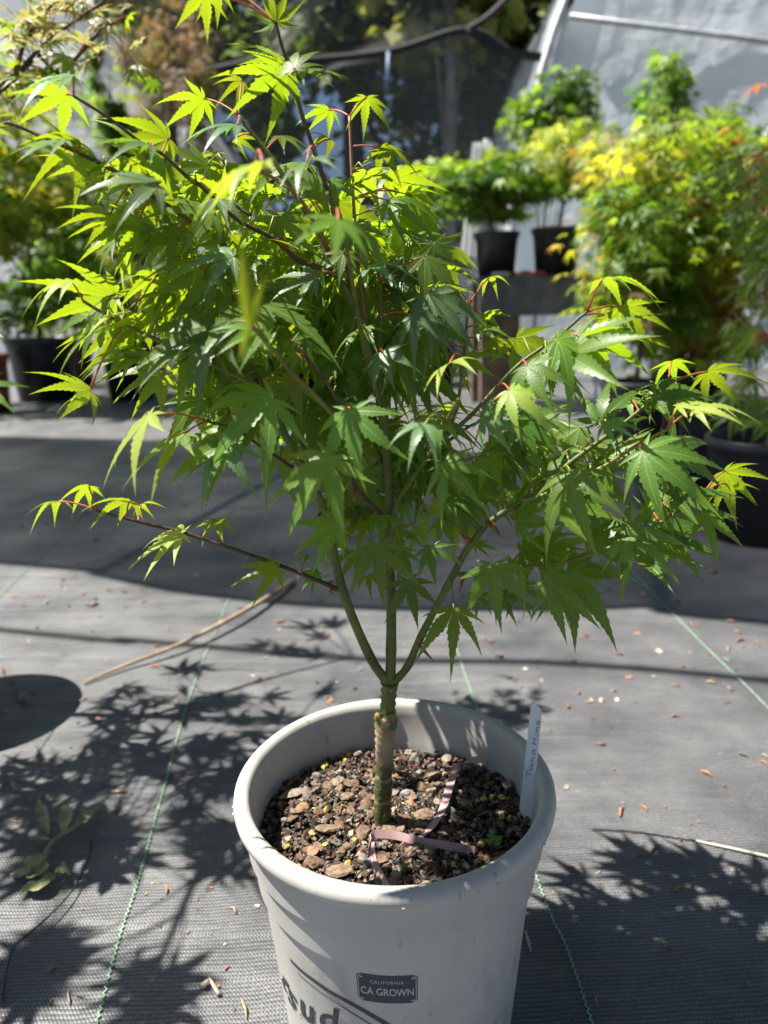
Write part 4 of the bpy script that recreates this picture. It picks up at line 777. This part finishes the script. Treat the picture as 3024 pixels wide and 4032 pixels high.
leftrow = [(-1.85,5.6,.20,.36,GREEN,'mid green bushy maple beside the dense dark green one',.92,.38,.44,22), (-1.32,5.7,.2,.36,YEL,'yellow green bushy maple in the row behind the twig',.88,.34,.38,23), (-1.0,5.4,.19,.34,GREEN+YEL[:1],'short green maple with yellow tips in the left row',.78,.30,.32,24),
           (-.62,5.9,.2,.36,YEL+ORANGE[:2],'warm yellow and orange maple in the left row',.84,.30,.34,25), (-.25,5.6,.19,.34,GREEN,'small plain green maple in the middle of the row',.70,.22,.22,26), (.12,6.2,.2,.36,YEL,'light yellow green maple at the far end of the row',.80,.26,.26,27), (.42,5.9,.18,.33,GREEN+YEL[2:],'low green maple near the bench end',.62,.2,.2,28)]
for x, y, r, h, c, lab, zc, rx, rz, sd in leftrow:
    pot(x, y, r, h, 'black nursery pot of the '+lab, M_BLACK)
    shrub(x, y, (x, y, zc), (rx, rx, rz), 1100, .055, c, lab, z0=h*.8, seed=sd, clumps=18)
shrub(-1.55, 6.4, (-1.55, 6.4, 2.15), (.36, .3, .85), 2600, .06, RUST, 'tall rust coloured feathery maple in front of the black netting', z0=0, seed=31, clumps=40, tmpl=(TH_V, TH_F), r0=.02, lm=M_CROWN_FAR)
shrub(-1.95, 6.3, (-1.95, 6.2, 1.95), (.17, .17, .75), 1300, .06, GREEN+YEL[2:], 'slim bright green maple column beside the rust coloured one', z0=0, seed=32, clumps=20)
shrub(-2.35, 6.0, (-2.3, 5.9, 1.55), (.22, .2, .26), 700, .055, PINK+GREEN[:1], 'pink and green leaved maple left of the green column', z0=0, seed=33, clumps=10)

pot(-2.95, 5.35, .2, .36, 'black nursery pot under the tall airy yellow green maple', M_DUSTY)
shrub(-2.95, 5.35, (-2.5, 5.1, 1.75), (.66, .5, .85), 1700, .08, YEL*2+GREEN[:1]+[(.36,.36,.14)], 'tall airy yellow green maple behind the dark stemmed neighbour', z0=.25, seed=41, clumps=46, r0=.014, clump_r=.42, layer=.35)
pot(1.98, 2.9, .16, .29, 'black nursery pot under the fresh green maple at the tunnel side', M_BLACK)
shrub(1.98, 2.9, (1.78, 2.85, .98), (.36, .34, .50), 2600, .062, GREEN[:2]+YEL[2:]+YEL[:1]+[(.30,.10,.06)], 'fresh green maple with a few red shoots beside the weeping maple', z0=.24, seed=42, clumps=40, r0=.014, clump_r=.42)
# ------------------------------------------------------------------ neighbouring tall maple whose shade falls on the cloth
pot(-.775, 1.105, .13, .25, 'grey nursery pot of the neighbouring tall maple', M_POT)
NB = empty('tall_maple', (-.775, 1.105, .20), 'tall dark stemmed maple with small variegated leaves standing left of the grey pot', 'tree')
smallvar = {k: [] for k in ('m','y','p','d')}
vari = leaf_mat('leaf_variegated', (.46,.42,.22), (.60,.58,.16), (.5,.3,.2), .45)
M_SMALL = {'m': M_LEAF['m'], 'y': M_LEAF['y'], 'd': M_LEAF['d'], 'p': vari}
for k in smallvar:
    for s in (41, 42, 43):
        m, tip = leaf_mesh(s, droop=.35, fold=.2, teeth=3, lobes=7, hw=.12); m.materials.append(M_SMALL[k]); smallvar[k].append((m, tip))
nb_st = [spline([(-.775,1.105,.19),(-.77,1.11,.4),(-.72,1.12,.65),(-.74,1.13,.95),(-.70,1.14,1.3)], 8), spline([(-.735,1.11,.5),(-.70,1.12,.72),(-.63,1.13,.90),(-.50,1.14,1.06),(-.40,1.15,1.13)], 8),
         spline([(-.73,1.1,.45),(-.70,1.0,.62),(-.66,.86,.78),(-.64,.74,.9)], 8), spline([(-.73,1.1,.55),(-.85,1.0,.8),(-.95,.9,.95)], 8), spline([(-.73,1.11,.6),(-.70,1.25,.85),(-.66,1.35,1.05)], 8), spline([(-.66,.86,.78),(-.72,.70,.86),(-.76,.58,.92)], 8)]
vis = [spline([tuple(at_y(x, y, d)) for x, y, d in q], 6) for q in ([(-60,370,1.1),(60,290,1.1),(180,170,1.12),(330,60,1.13),(430,-10,1.14)], [(240,300,1.13),(300,230,1.13),(380,140,1.14),(460,80,1.14)], [(90,180,1.12),(170,60,1.12),(240,-20,1.13)], [(-80,420,1.1),(40,330,1.1),(130,240,1.12)])]
vis[1].insert(0, np.array(at_y(150, 215, 1.12)))
vis[2].insert(0, np.array(at_y(60, 290, 1.1)))
link = spline([tuple(nb_st[0][14]), (-.70,1.11,.80), tuple(vis[0][0])], 5); link2 = spline([tuple(nb_st[0][13]), (-.70,1.11,.76), tuple(vis[3][0])], 5)
nb_pts = []
for s, r0 in [(nb_st[0], .008)]+[(q, .005) for q in nb_st[1:]]+[(q, .0032) for q in vis]+[(link, .004), (link2, .004)]:
    b = MB(); b.tube(s, np.linspace(r0, r0*.45, len(s)), 7); b.build('branch', M_BARKBR, NB); nb_pts += [Vector(p) for p in s[len(s)//4:]]
def inframe(P, mg=60):
    if P[1] < .3: return False
    x, y = to_px(P); return -mg < x < 3084 and -mg < y < 4100
polys = [[(437,2700),(875,2590),(1020,2515),(1276,2370),(1350,2350),(1510,2390),(1460,2700),(1276,2840),(1090,2990),(950,3130),(1020,3280),(1020,3460),(910,3555),(765,3370),(547,3100),(330,2990),(380,2840)],
         [(0,3000),(360,2990),(547,3370),(365,3555),(0,3460)], [(0,3740),(220,3610),(275,3830),(0,4032)], [(470,3790),(820,3900),(820,4032),(470,4032)], [(1150,3330),(1300,3400),(1250,3500),(1130,3460)]]
def inpoly(x, y, p):
    c = False; j = len(p)-1
    for i in range(len(p)):
        if (p[i][1] > y) != (p[j][1] > y) and x < (p[j][0]-p[i][0])*(y-p[i][1])/(p[j][1]-p[i][1])+p[i][0]: c = not c
        j = i
    return c
cot = 1/math.tan(SUN_EL); nb_n = 0; tries = 0; twigs = {}
while nb_n < 190 and tries < 20000:
    tries += 1; pi_ = random.choices(range(5), [60, 18, 7, 5, 4])[0]; P = polys[pi_]; x = random.uniform(min(q[0] for q in P), max(q[0] for q in P)); y = random.uniform(min(q[1] for q in P), max(q[1] for q in P))
    if not inpoly(x, y, P): continue
    g = at_z(x, y, 0); h = random.uniform(.42, 1.2); B = g+SH*(h*cot)+Vector((0,0,h))
    if inframe(B) or B.x < -1.35: continue
    s = min(nb_pts, key=lambda q: (q-B).length)
    if (s-B).length > .30: continue
    d = Vector((random.gauss(.2,.6), random.gauss(0,.6), random.uniform(-.7,-.1))).normalized(); L = random.uniform(.055, .08)
    o, Mw = place_leaf(B, B+d*L, SUNV+Vector((random.gauss(0,.35), random.gauss(0,.35), .2)), random.choice('mmdy'), NB, var=smallvar); petiole(s, B, o, Mw, M_BARKBR if (s-B).length > .07 else M_RED, .0011 if (s-B).length > .07 else .0007, .05); nb_n += 1
vpts = [Vector(p) for q in vis for p in q]
for i in range(110):
    s = random.choice(vpts[2:]); B = s+Vector((random.gauss(0,.022), random.gauss(0,.03), random.gauss(.002,.022)))
    d = Vector((random.gauss(0,.7), random.gauss(-.2,.6), random.uniform(-.8,.25))).normalized(); L = random.uniform(.026, .044)
    o, Mw = place_leaf(B, B+d*L, Vector((random.gauss(0,.5), -.3, .8)), random.choice('ppppym') if to_px(B)[1] < 300 else random.choice('pmmdd'), NB, var=smallvar); petiole(s, B, o, Mw, M_RED, .0006, .1)

# ------------------------------------------------------------------ litter on the cloth
def mk(name, b, mt, label, cat, group=None, smooth=True): return tag(b.build(name, mt, None, smooth), label, cat, group)
M_TWIG = noise_col(mat('dry_twig', rough=.75), (.26,.18,.11), (.46,.34,.22), 40, bump=.4)
tw = [at_z(x, y, h) for x, y, h in ((330,2690,.004),(480,2625,.008),(700,2540,.016),(900,2440,.02),(1040,2360,.017),(1158,2284,.008))]
b = MB(); b.tube([Vector(p) for p in spline([tuple(p) for p in tw], 6)], np.linspace(.0022, .0062, 31), 8); mk('dry_twig', b, M_TWIG, 'long dry tan twig lying on the cloth left of the maple', 'twig')
M_LIT = [noise_col(mat('litter_tan', rough=.8), (.30,.19,.11), (.50,.36,.24), 4), noise_col(mat('litter_brown', rough=.8), (.14,.07,.04), (.28,.14,.08), 4), noise_col(mat('litter_pale', rough=.8), (.42,.36,.28), (.60,.54,.44), 4), noise_col(mat('litter_orange', rough=.8), (.32,.13,.06), (.48,.24,.12), 4)]
lits = []
for i in range(8):
    m = None
    if m is None:
        bb = MB(); L = 1; w = rng.uniform(.12, .3); ph = rng.uniform(-.25, .25); pts = [(-.5,0,0),(-.2,ph*.5,.05),(.1,ph,.06),(.5,ph*.3,0)]; bb.tube(pts, [w*.25, w*.5, w*.45, w*.12], 6); m = bb.mesh('chip')
    m.materials.append(M_LIT[(1, 3, 0, 1, 0, 3, 2, 1)[i]]); lits.append(m)
cl_spots = []
while len(cl_spots) < 275:
    y = .35+1.3*rng.random()**.8 if rng.random() < .8 else rng.uniform(1.6, 3.2); x = rng.uniform(-.60, .60)*y*1.0
    P = Vector((x, y, 0))
    if (P-PC).length < .15 or not inframe(P, 0): continue
    cl_spots.append((x, y, 0))
for px, py, s in ((2780,3050,.022),(2450,3200,.028),(2575,3352,.026),(960,3980,.03),(275,3930,.024),(760,3050,.024),(750,3075,.03),(2080,3710,.035),(950,2400,.016),(1360,2450,.017),(1250,2470,.018),(470,3120,.03),(330,2760,.02),(2660,2700,.018),(2330,2830,.018),(2080,2800,.018),(2860,2600,.02),(800,2200,.018),(500,2200,.018)):
    p = at_z(px, py, 0); cl_spots.append((p.x, p.y, s*.75))
for i, (x, y, s) in enumerate(cl_spots):
    s = s or rng.choice([.006, .009, .014, .02], p=[.35, .33, .22, .10])*rng.uniform(.8, 1.2)*(1.25 if y > 1.2 else .8)
    o = add('wood_chip', lits[int(rng.integers(8))]); o.scale = (s, s, s); o.rotation_euler = (0, 0, rng.uniform(0, 6.28)); o.location = (x, y, .0011+s*.04); tag(o, 'small dry wood chip or seed scale littering the ground cloth', 'wood chip', 'litter on the ground cloth')
b = MB(); cols = []; LITC = np.array([(.42,.30,.20),(.30,.16,.09),(.50,.42,.32),(.16,.09,.06),(.40,.20,.11),(.24,.21,.18)]); hubs = [(rng.uniform(-1.2, 1.2), rng.uniform(.8, 3.4)) for _ in range(26)]
while len(cols) < 8*1500:
    if rng.random() < .6: hx, hy = hubs[int(rng.integers(26))]; x, y = rng.normal(hx, .16), rng.normal(hy, .10)
    else: y = rng.uniform(.32, 3.6); x = rng.uniform(-.62, .62)*y
    if (Vector((x, y, 0))-PC).length < .13 or y < .3: continue
    sz = rng.choice([.002, .004, .007, .011], p=[.4, .33, .2, .07])*(1 if y < 1 else 1.5); v, f = chunk((x, y, .0012), sz, .2, .4); v[:, 2] = np.maximum(v[:, 2], .0003)+.0002; b.addm(v, f); cols += [LITC[int(rng.integers(6))]*rng.uniform(.7, 1.2)]*8
m = b.mesh('litter_crumbs', False); set_col(m, cols); tag(add('litter_crumbs', m, M_CHIP), 'fine tan and brown crumbs of bark and leaf scattered over the ground cloth', 'litter', kind='stuff')
# withered weed
M_WITH = noise_col(mat('withered_leaf', rough=.7), (.20,.20,.09), (.38,.36,.20), 60, bump=.3)
WE = empty('withered_weed', at_z(300, 3330, 0), 'withered olive green weed with curled leaves lying on the cloth', 'weed')
def gp(x, y, h): return at_z(x, y, h)
b = MB(); b.tube([Vector(p) for p in spline([tuple(gp(*q)) for q in ((370,3185,.012),(300,3250,.01),(210,3310,.012),(175,3370,.012),(165,3420,.01),(210,3460,.008))], 5)], np.linspace(.0022, .0035, 26), 7); b.build('stem', M_WITH, WE)
def curled(px, w, name='leaf'):
    pts = [Vector(p) for p in spline([tuple(gp(*q)) for q in px], 5)]; v = []; n = len(pts)
    for i, p in enumerate(pts):
        t = (pts[min(i+1, n-1)]-pts[max(i-1, 0)]).normalized(); s = t.cross(UP).normalized(); ww = w*math.sin(math.pi*min(1, (i+.6)/(n-.2)))
        for k, (a, h) in enumerate(((-1,.45),(-.5,.1),(0,0),(.5,.12),(1,.5))): v.append(p+s*a*ww+UP*(h*ww*(1+.4*math.sin(i*1.7+k))+.001))
    f = [(5*i+k, 5*i+k+1, 5*i+6+k, 5*i+5+k) for i in range(n-1) for k in range(4)]; add(name, mesh(v, f), M_WITH, WE)
curled([(190,3290,.014),(165,3210,.014),(150,3150,.006)], .007); curled([(250,3290,.014),(262,3210,.02),(255,3165,.012)], .008); curled([(300,3260,.012),(345,3215,.014),(380,3180,.006)], .009)
curled([(180,3370,.014),(140,3400,.012),(90,3440,.008),(40,3445,.004)], .011); curled([(170,3400,.012),(150,3440,.012),(110,3450,.004)], .012); curled([(200,3440,.012),(170,3490,.010),(110,3505,.006),(80,3535,.003)], .008); curled([(215,3440,.012),(255,3430,.012),(280,3450,.003)], .009); curled([(200,3310,.012),(150,3305,.012),(125,3300,.006)], .004)
M_WIRE = mat('dark_root', (.012,.011,.010), .6)
b = MB(); b.tube([Vector(p) for p in spline([tuple(at_z(x, y, .0022+h)) for x, y, h in ((360,3310,.001),(345,3390,.004),(290,3500,.006),(200,3600,.008),(110,3680,.006),(50,3740,.004),(20,3860,.001),(10,3960,.001))], 8)], .0009, 5); mk('dark_root', b, M_WIRE, 'thin dark root or string trailing from the withered weed', 'string')
b = MB(); b.tube([at_z(2740, 3310, .002), at_z(2880, 3340, .003), at_z(3024, 3372, .004), at_z(3120, 3400, .002)], [.0012,.0016,.0016,.001], 6); mk('straw_stalk', b, M_LIT[2], 'pale straw stalk crossing the leaf shadow right of the pot', 'straw')
b = MB(); b.tube([Vector(p) for p in spline([tuple(at_z(x, y, .0018)) for x, y in ((2330,3265),(2500,3275),(2700,3305),(2800,3315))], 5)], .0008, 5); mk('dark_thread', b, M_WIRE, 'thin dark thread lying on the cloth beside the straw stalk', 'string')
b = MB(); c = at_z(805, 3868, .006); ring = MB(); v, f = chunk((c.x, c.y, .004), .016, .4, .5); b.addm(v, f); b.tube([at_z(815, 3835, .003), at_z(840, 3880, .004), at_z(862, 3915, .003)], [.001,.0018,.0022], 6); mk('dried_bud', b, M_LIT[2], 'pale round dried bud with a short stalk on the cloth', 'bud')
b = MB(); v, f = chunk((at_z(478, 1872, 0).x, at_z(478, 1872, 0).y, .006), .05, .2, .4); b.addm(v, f); mk('teal_scrap', b, mat('teal_plastic', (.05,.36,.33), .4), 'small teal plastic scrap on the shaded cloth', 'scrap', None, False)
b = MB(); v, f = chunk((at_z(82, 2752, 0).x, at_z(82, 2752, 0).y, .006), .022, .6, .35); b.addm(v, f); mk('pebble', b, M_ST[1], 'grey pebble lying in the round pot shadow', 'pebble')

# ------------------------------------------------------------------ tunnels, netting, trees behind
def plastic(name, col, trans=.35):
    m = noise_col(mat(name, col, .35, .5), [c*.72 for c in col], [min(1, c*1.08) for c in col], 1.1, bump=.7, bscale=2.4, bdist=.12); b = m.node_tree.nodes['Principled BSDF']
    t = nd(m, 'ShaderNodeBsdfTranslucent'); t.inputs[0].default_value = (*col, 1); mx = nd(m, 'ShaderNodeMixShader'); mx.inputs[0].default_value = trans
    lk(m, b.outputs[0], mx.inputs[1]); lk(m, t.outputs[0], mx.inputs[2]); lk(m, mx.outputs[0], m.node_tree.nodes['Material Output'].inputs[0]); return m
M_POLY = plastic('poly_sheet', (.80,.86,.90), .55); M_POLYW = plastic('poly_white', (.88,.90,.93), .55); M_PIPE = noise_col(mat('galvanised_pipe', rough=.4), (.33,.35,.36), (.5,.52,.52), 12); M_PIPED = noise_col(mat('dull_pipe', rough=.5), (.12,.14,.16), (.2,.22,.24), 12)
def tunnel(cx, a, h, y0, y1, mt, label, pipe):
    e = empty('poly_tunnel', (cx, y0, 0), label, 'greenhouse'); arc = [(cx-a*math.cos(t), h*math.sin(t)) for t in np.linspace(0, math.pi, 41)]
    n = len(arc); v = []; rows = 10
    for j in range(rows+1): v += [(x, y0+.03*math.sin(3*x+5*zf)+zf*.27, zf) for x, z in arc for zf in [z*j/rows]]  # backward lean added so sun and sky brighten the end sheet
    add('end_sheet', mesh(v, [(j*n+i, j*n+i+1, (j+1)*n+i+1, (j+1)*n+i) for j in range(rows) for i in range(n-1)]), mt, e)
    v = [(x, (y0+.05+z*.27 if k == 0 else y1+z*.27), z) for k in (0, 1) for x, z in arc]; add('roof_sheet', mesh(v, [(i, i+1, n+i+1, n+i) for i in range(n-1)]), mt, e)
    for k in range(3):
        y = y0-.05 if k == 0 else y0+(y1-y0)*k/2; b = MB(); b.tube([(x, y+z*.27, z) for x, z in arc], .035, 8); b.build('arch_pipe', pipe, e)
    return e
TR = tunnel(4.75, 3.6, 5.8, 7.0, 13, M_POLY, 'large blue grey plastic clad tunnel rising behind the right hand plants', M_PIPE)
p0, p1 = at_y(2243, 64, 7.72), at_y(3060, 168, 7.72); b = MB(); b.tube([p0, p1, p1+(p1-p0)*.6], .028, 8); b.build('brace_pipe', M_PIPE, TR)
p0, p1 = at_y(3060, 480, 7.45), at_y(2900, 680, 7.3); b = MB(); b.tube([p0+(p0-p1), p0, p1, p1+(p1-p0)*2.0], .03, 8); b.build('brace_pipe', M_PIPE, TR)
TL = tunnel(-4.1, 3.0, 3.9, 7.2, 12, M_POLYW, 'white plastic clad tunnel with curved end behind the left hand plants', M_PIPED)
for s in (.8, .62):
    b = MB(); b.tube([(-4.1+3.0*s*math.cos(t), 7.13+3.9*s*math.sin(t)*.27, 3.9*s*math.sin(t)) for t in np.linspace(0.05, 2.2, 30)], .02, 6); b.build('inner_pipe', M_PIPE, TL)
def net_mat(name, keep, base):
    m = mat(name, base, .5, .5); b = m.node_tree.nodes['Principled BSDF']; t = nd(m, 'ShaderNodeBsdfTransparent'); mx = nd(m, 'ShaderNodeMixShader')
    tc = nd(m, 'ShaderNodeTexCoord'); nz = nd(m, 'ShaderNodeTexNoise'); nz.inputs['Scale'].default_value = 1.7; nz.inputs['Detail'].default_value = 7; lk(m, tc.outputs['Object'], nz.inputs['Vector'])
    mr = nd(m, 'ShaderNodeMapRange'); mr.inputs['From Min'].default_value = .3; mr.inputs['From Max'].default_value = .7; mr.inputs['To Min'].default_value = keep-.12; mr.inputs['To Max'].default_value = min(1, keep+.1); lk(m, nz.outputs['Fac'], mr.inputs[0]); lk(m, mr.outputs[0], mx.inputs[0])
    lk(m, t.outputs[0], mx.inputs[1]); lk(m, b.outputs[0], mx.inputs[2]); lk(m, mx.outputs[0], m.node_tree.nodes['Material Output'].inputs[0]); return m
M_NET = net_mat('black_netting', .42, (.11,.11,.112)); M_NET2 = net_mat('thin_black_netting', .30, (.10,.10,.102)); M_ROPE = mat('black_rope', (.012,.012,.013), .7)
NET = empty('shade_netting', (0, 8, 0), 'black shade netting hung between the two plastic tunnels', 'netting')
edge = spline([tuple(at_y(x, y, 8.0)) for x, y in ((250,330),(700,300),(1020,240),(1170,241),(1530,204),(1840,118),(2020,210),(2150,228),(2230,235))], 6)
v = []; nr = 10
for j in range(nr+1):
    for i, p in enumerate(edge): t = j/nr; v.append((p[0], 8.0+.12*math.sin(i*.8+2*t)*t+.25*t, p[2]*(1-t)+.0*t+.01))
n = len(edge); add('lower_panel', mesh(v, [(j*n+i, j*n+i+1, (j+1)*n+i+1, (j+1)*n+i) for j in range(nr) for i in range(n-1)]), M_NET, NET)
b = MB(); b.tube(edge, .035, 6); b.build('hem_rope', M_ROPE, NET)
up_e = spline([tuple(at_y(x, y, 8.15)) for x, y in ((250,-700),(900,-500),(1500,-200),(1800,60),(1870,100))], 6); m_ = len(up_e); v = []
for j in range(7):
    for i, p in enumerate(up_e):
        q = edge[min(len(edge)-1, int(i*(len(edge)*.62)/m_))]; t = j/6; v.append((p[0]*(1-t)+q[0]*t, 8.15+.1*math.sin(i*.9)*t, p[2]*(1-t)+q[2]*t-.05*t))
add('upper_panel', mesh(v, [(j*m_+i, j*m_+i+1, (j+1)*m_+i+1, (j+1)*m_+i) for j in range(6) for i in range(m_-1)]), M_NET2, NET)
for q in ([(1840,118),(1930,60),(2050,-60)], [(1840,118),(1960,190),(2230,235)], [(2270,-40),(2220,60),(2160,240),(2080,560)], [(2140,560),(2030,700),(1900,930)]):
    b = MB(); b.tube([Vector(p) for p in spline([tuple(at_y(x, y, 7.9)) for x, y in q], 6)], .03, 6); b.build('rope', M_ROPE, NET)
for x in (-2.6, 2.1):
    b = MB(); b.tube([(x, 8.05, 0), (x, 8.05, 4.6)], .05, 8); b.build('post', M_PIPED, NET)
CUR = empty('plastic_curtain', at_y(1900, 960, 6.2), 'clear white plastic sheet hanging in folds behind the bench end', 'plastic sheet'); v = []; nx = 24; cx0, cx1 = at_y(1815, 600, 6.2).x, at_y(1985, 600, 6.2).x; zt_, zb_ = at_y(1900, 560, 6.2).z, at_y(1900, 1010, 6.2).z
for j in range(9):
    for i in range(nx+1): t = i/nx; w = 1-.5*(1-j/8); v.append(((cx0+cx1)/2+(cx1-cx0)*(t-.5)*(.45+.55*j/8), 6.2+.05*math.sin(t*21)*(.3+j/8), zt_+(zb_-zt_)*j/8))
add('sheet', mesh(v, [(j*(nx+1)+i, j*(nx+1)+i+1, (j+1)*(nx+1)+i+1, (j+1)*(nx+1)+i) for j in range(8) for i in range(nx)]), plastic('clear_sheet', (.72,.74,.74), .5), CUR)
b = MB(); b.tube([((cx0+cx1)/2+.04, 6.26, 0), ((cx0+cx1)/2+.04, 6.26, zt_+.03)], .03, 8); b.build('post', M_PIPED, CUR)
# blue cord hanging on the netting
b = MB(); b.tube([at_y(1530, 204, 7.95), at_y(1528, 290, 7.93), at_y(1520, 360, 7.93)], .018, 6); tag(b.build('blue_strap', mat('blue_strap', (.10,.18,.32), .5)), 'short blue strap hanging from the netting hem', 'strap')
# trees beyond
DARK = [(.10,.14,.045),(.14,.19,.05),(.07,.11,.04),(.24,.26,.08)]
M_TRUNKD = noise_col(mat('old_bark', rough=.9), (.04,.033,.028), (.09,.075,.06), 6, bump=.6); M_TRUNKG = noise_col(mat('grey_bark', rough=.9), (.16,.15,.14), (.30,.28,.26), 6, bump=.5)
def tree(x, y, h, rad, zc, n, label, seed, r0=.16, mt=M_TRUNKD, cols=DARK, size=.22):
    e = empty('background_tree', (x, y, 0), label, 'tree'); b = MB(); r = np.random.default_rng(seed); tr = spline([(x, y, -.05), (x+r.normal(0,.1), y, h*.35), (x+r.normal(0,.2), y, h*.7), (x, y, h)], 6); b.tube(tr, np.linspace(r0, r0*.25, len(tr)), 10); b.build('trunk', mt, e)
    m, cc = crown_mesh((x, y, zc), rad, n, size, cols, (QV, QF), 60, seed=seed, clump_r=.24); o = add('crown', m, M_CROWN_FAR, e); o['kind'] = 'stuff'
    b = MB()
    for c in cc[:22]:
        s = tr[int(r.integers(7, len(tr)-1))]; b.tube(spline([s, (s+c)/2+np.array([0,0,-.1]), c], 4), np.linspace(r0*.3, r0*.08, 9), 5)
    b.build('limbs', mt, e)
tree(-2.6, 12.5, 7.5, (2.2,1.8,2.9), 4.6, 4600, 'dark evergreen behind the rust coloured maple and the netting', 71)
tree(-.2, 11.5, 7.5, (1.9,1.6,2.7), 4.4, 4600, 'dark evergreen standing behind the middle of the netting', 72, r0=.2)
tree(2.0, 11.8, 7.5, (1.8,1.6,3.0), 4.3, 4200, 'dark evergreen behind the gap beside the right hand tunnel', 73, r0=.18)
tree(.85, 9.6, 4.8, (.9,.8,1.0), 4.2, 1500, 'thin grey trunked tree close behind the netting', 74, r0=.11, mt=M_TRUNKG)
tree(4.6, 16, 9, (3.0,2.2,3.2), 6.4, 5000, 'large dark tree beyond the right hand tunnel', 75, r0=.25)
tree(-6.5, 17, 9.5, (3.2,2.4,3.4), 6.5, 5000, 'large dark tree beyond the left hand tunnel', 76, r0=.25)
for i, (x, y, lab) in enumerate(((-1.2,9.4,'sunlit yellow green bush low behind the netting beside the tall rust maple'),(.35,9.2,'sunlit green bush low behind the netting near the plastic curtain'))):
    shrub(x, y, (x, y, .55), (.6,.5,.5), 1400, .10, YEL+[(.12,.2,.03)], lab, z0=0, seed=80+i, clumps=20, cat='bush')

# ------------------------------------------------------------------ overhead shade cloth (its edge shadow crosses the floor)
SC = empty('overhead_shade_cloth', (-1, 3, 0), 'flat black overhead shade cloth on posts with a rope hem', 'shade cloth'); H = 2.4; off = SH*(H*cot)
ga, gb = at_z(0, 2215, 0), at_z(3024, 2452, 0); dl = (gb-ga).normalized(); M_SHADE = net_mat('overhead_cloth', .90, (.02,.02,.022))
hem_px = [(0,2215),(380,2262),(760,2335),(1390,2392),(2190,2398),(2640,2388),(3024,2452)]
hem = [at_z(x, y, 0)+off+Vector((0,0,H)) for x, y in hem_px]; hem = [hem[0]-dl*3.0]+hem+[hem[-1]+dl*2.2]; hem = [Vector(p) for p in spline([tuple(p) for p in hem], 6)]
perp = Vector((-dl.y, dl.x, 0)); wd = 1.75; v = [tuple(p) for p in hem]+[tuple(p+perp*wd+Vector((0,0,.03))) for p in hem]; n = len(hem)
add('cloth', mesh(v, [(i, i+1, n+i+1, n+i) for i in range(n-1)]), M_SHADE, SC)
b = MB(); b.tube(hem, .014, 6); b.build('hem_rope', M_ROPE, SC)
cb = [at_z(x, y, 0)+off+Vector((0,0,H)) for x, y in ((0,2480),(455,2515),(860,2550),(1458,2597),(2096,2607),(2600,2640),(3024,2680))]; cb = [cb[0]-dl*3.0]+cb+[cb[-1]+dl*2.2]
b = MB(); b.tube([Vector(p) for p in spline([tuple(p) for p in cb], 5)], .011, 6); b.build('support_cable', M_ROPE, SC)
for p in (hem[0], hem[-1], hem[0]+perp*wd, hem[-1]+perp*wd):
    b = MB(); b.tube([(p.x, p.y, 0), (p.x, p.y, H+.05)], .03, 8); b.build('post', M_PIPED, SC)
for p in (cb[0], cb[-1]):
    b = MB(); b.tube([(p.x, p.y, 0), (p.x, p.y, H+.05)], .025, 8); b.build('post', M_PIPED, SC)
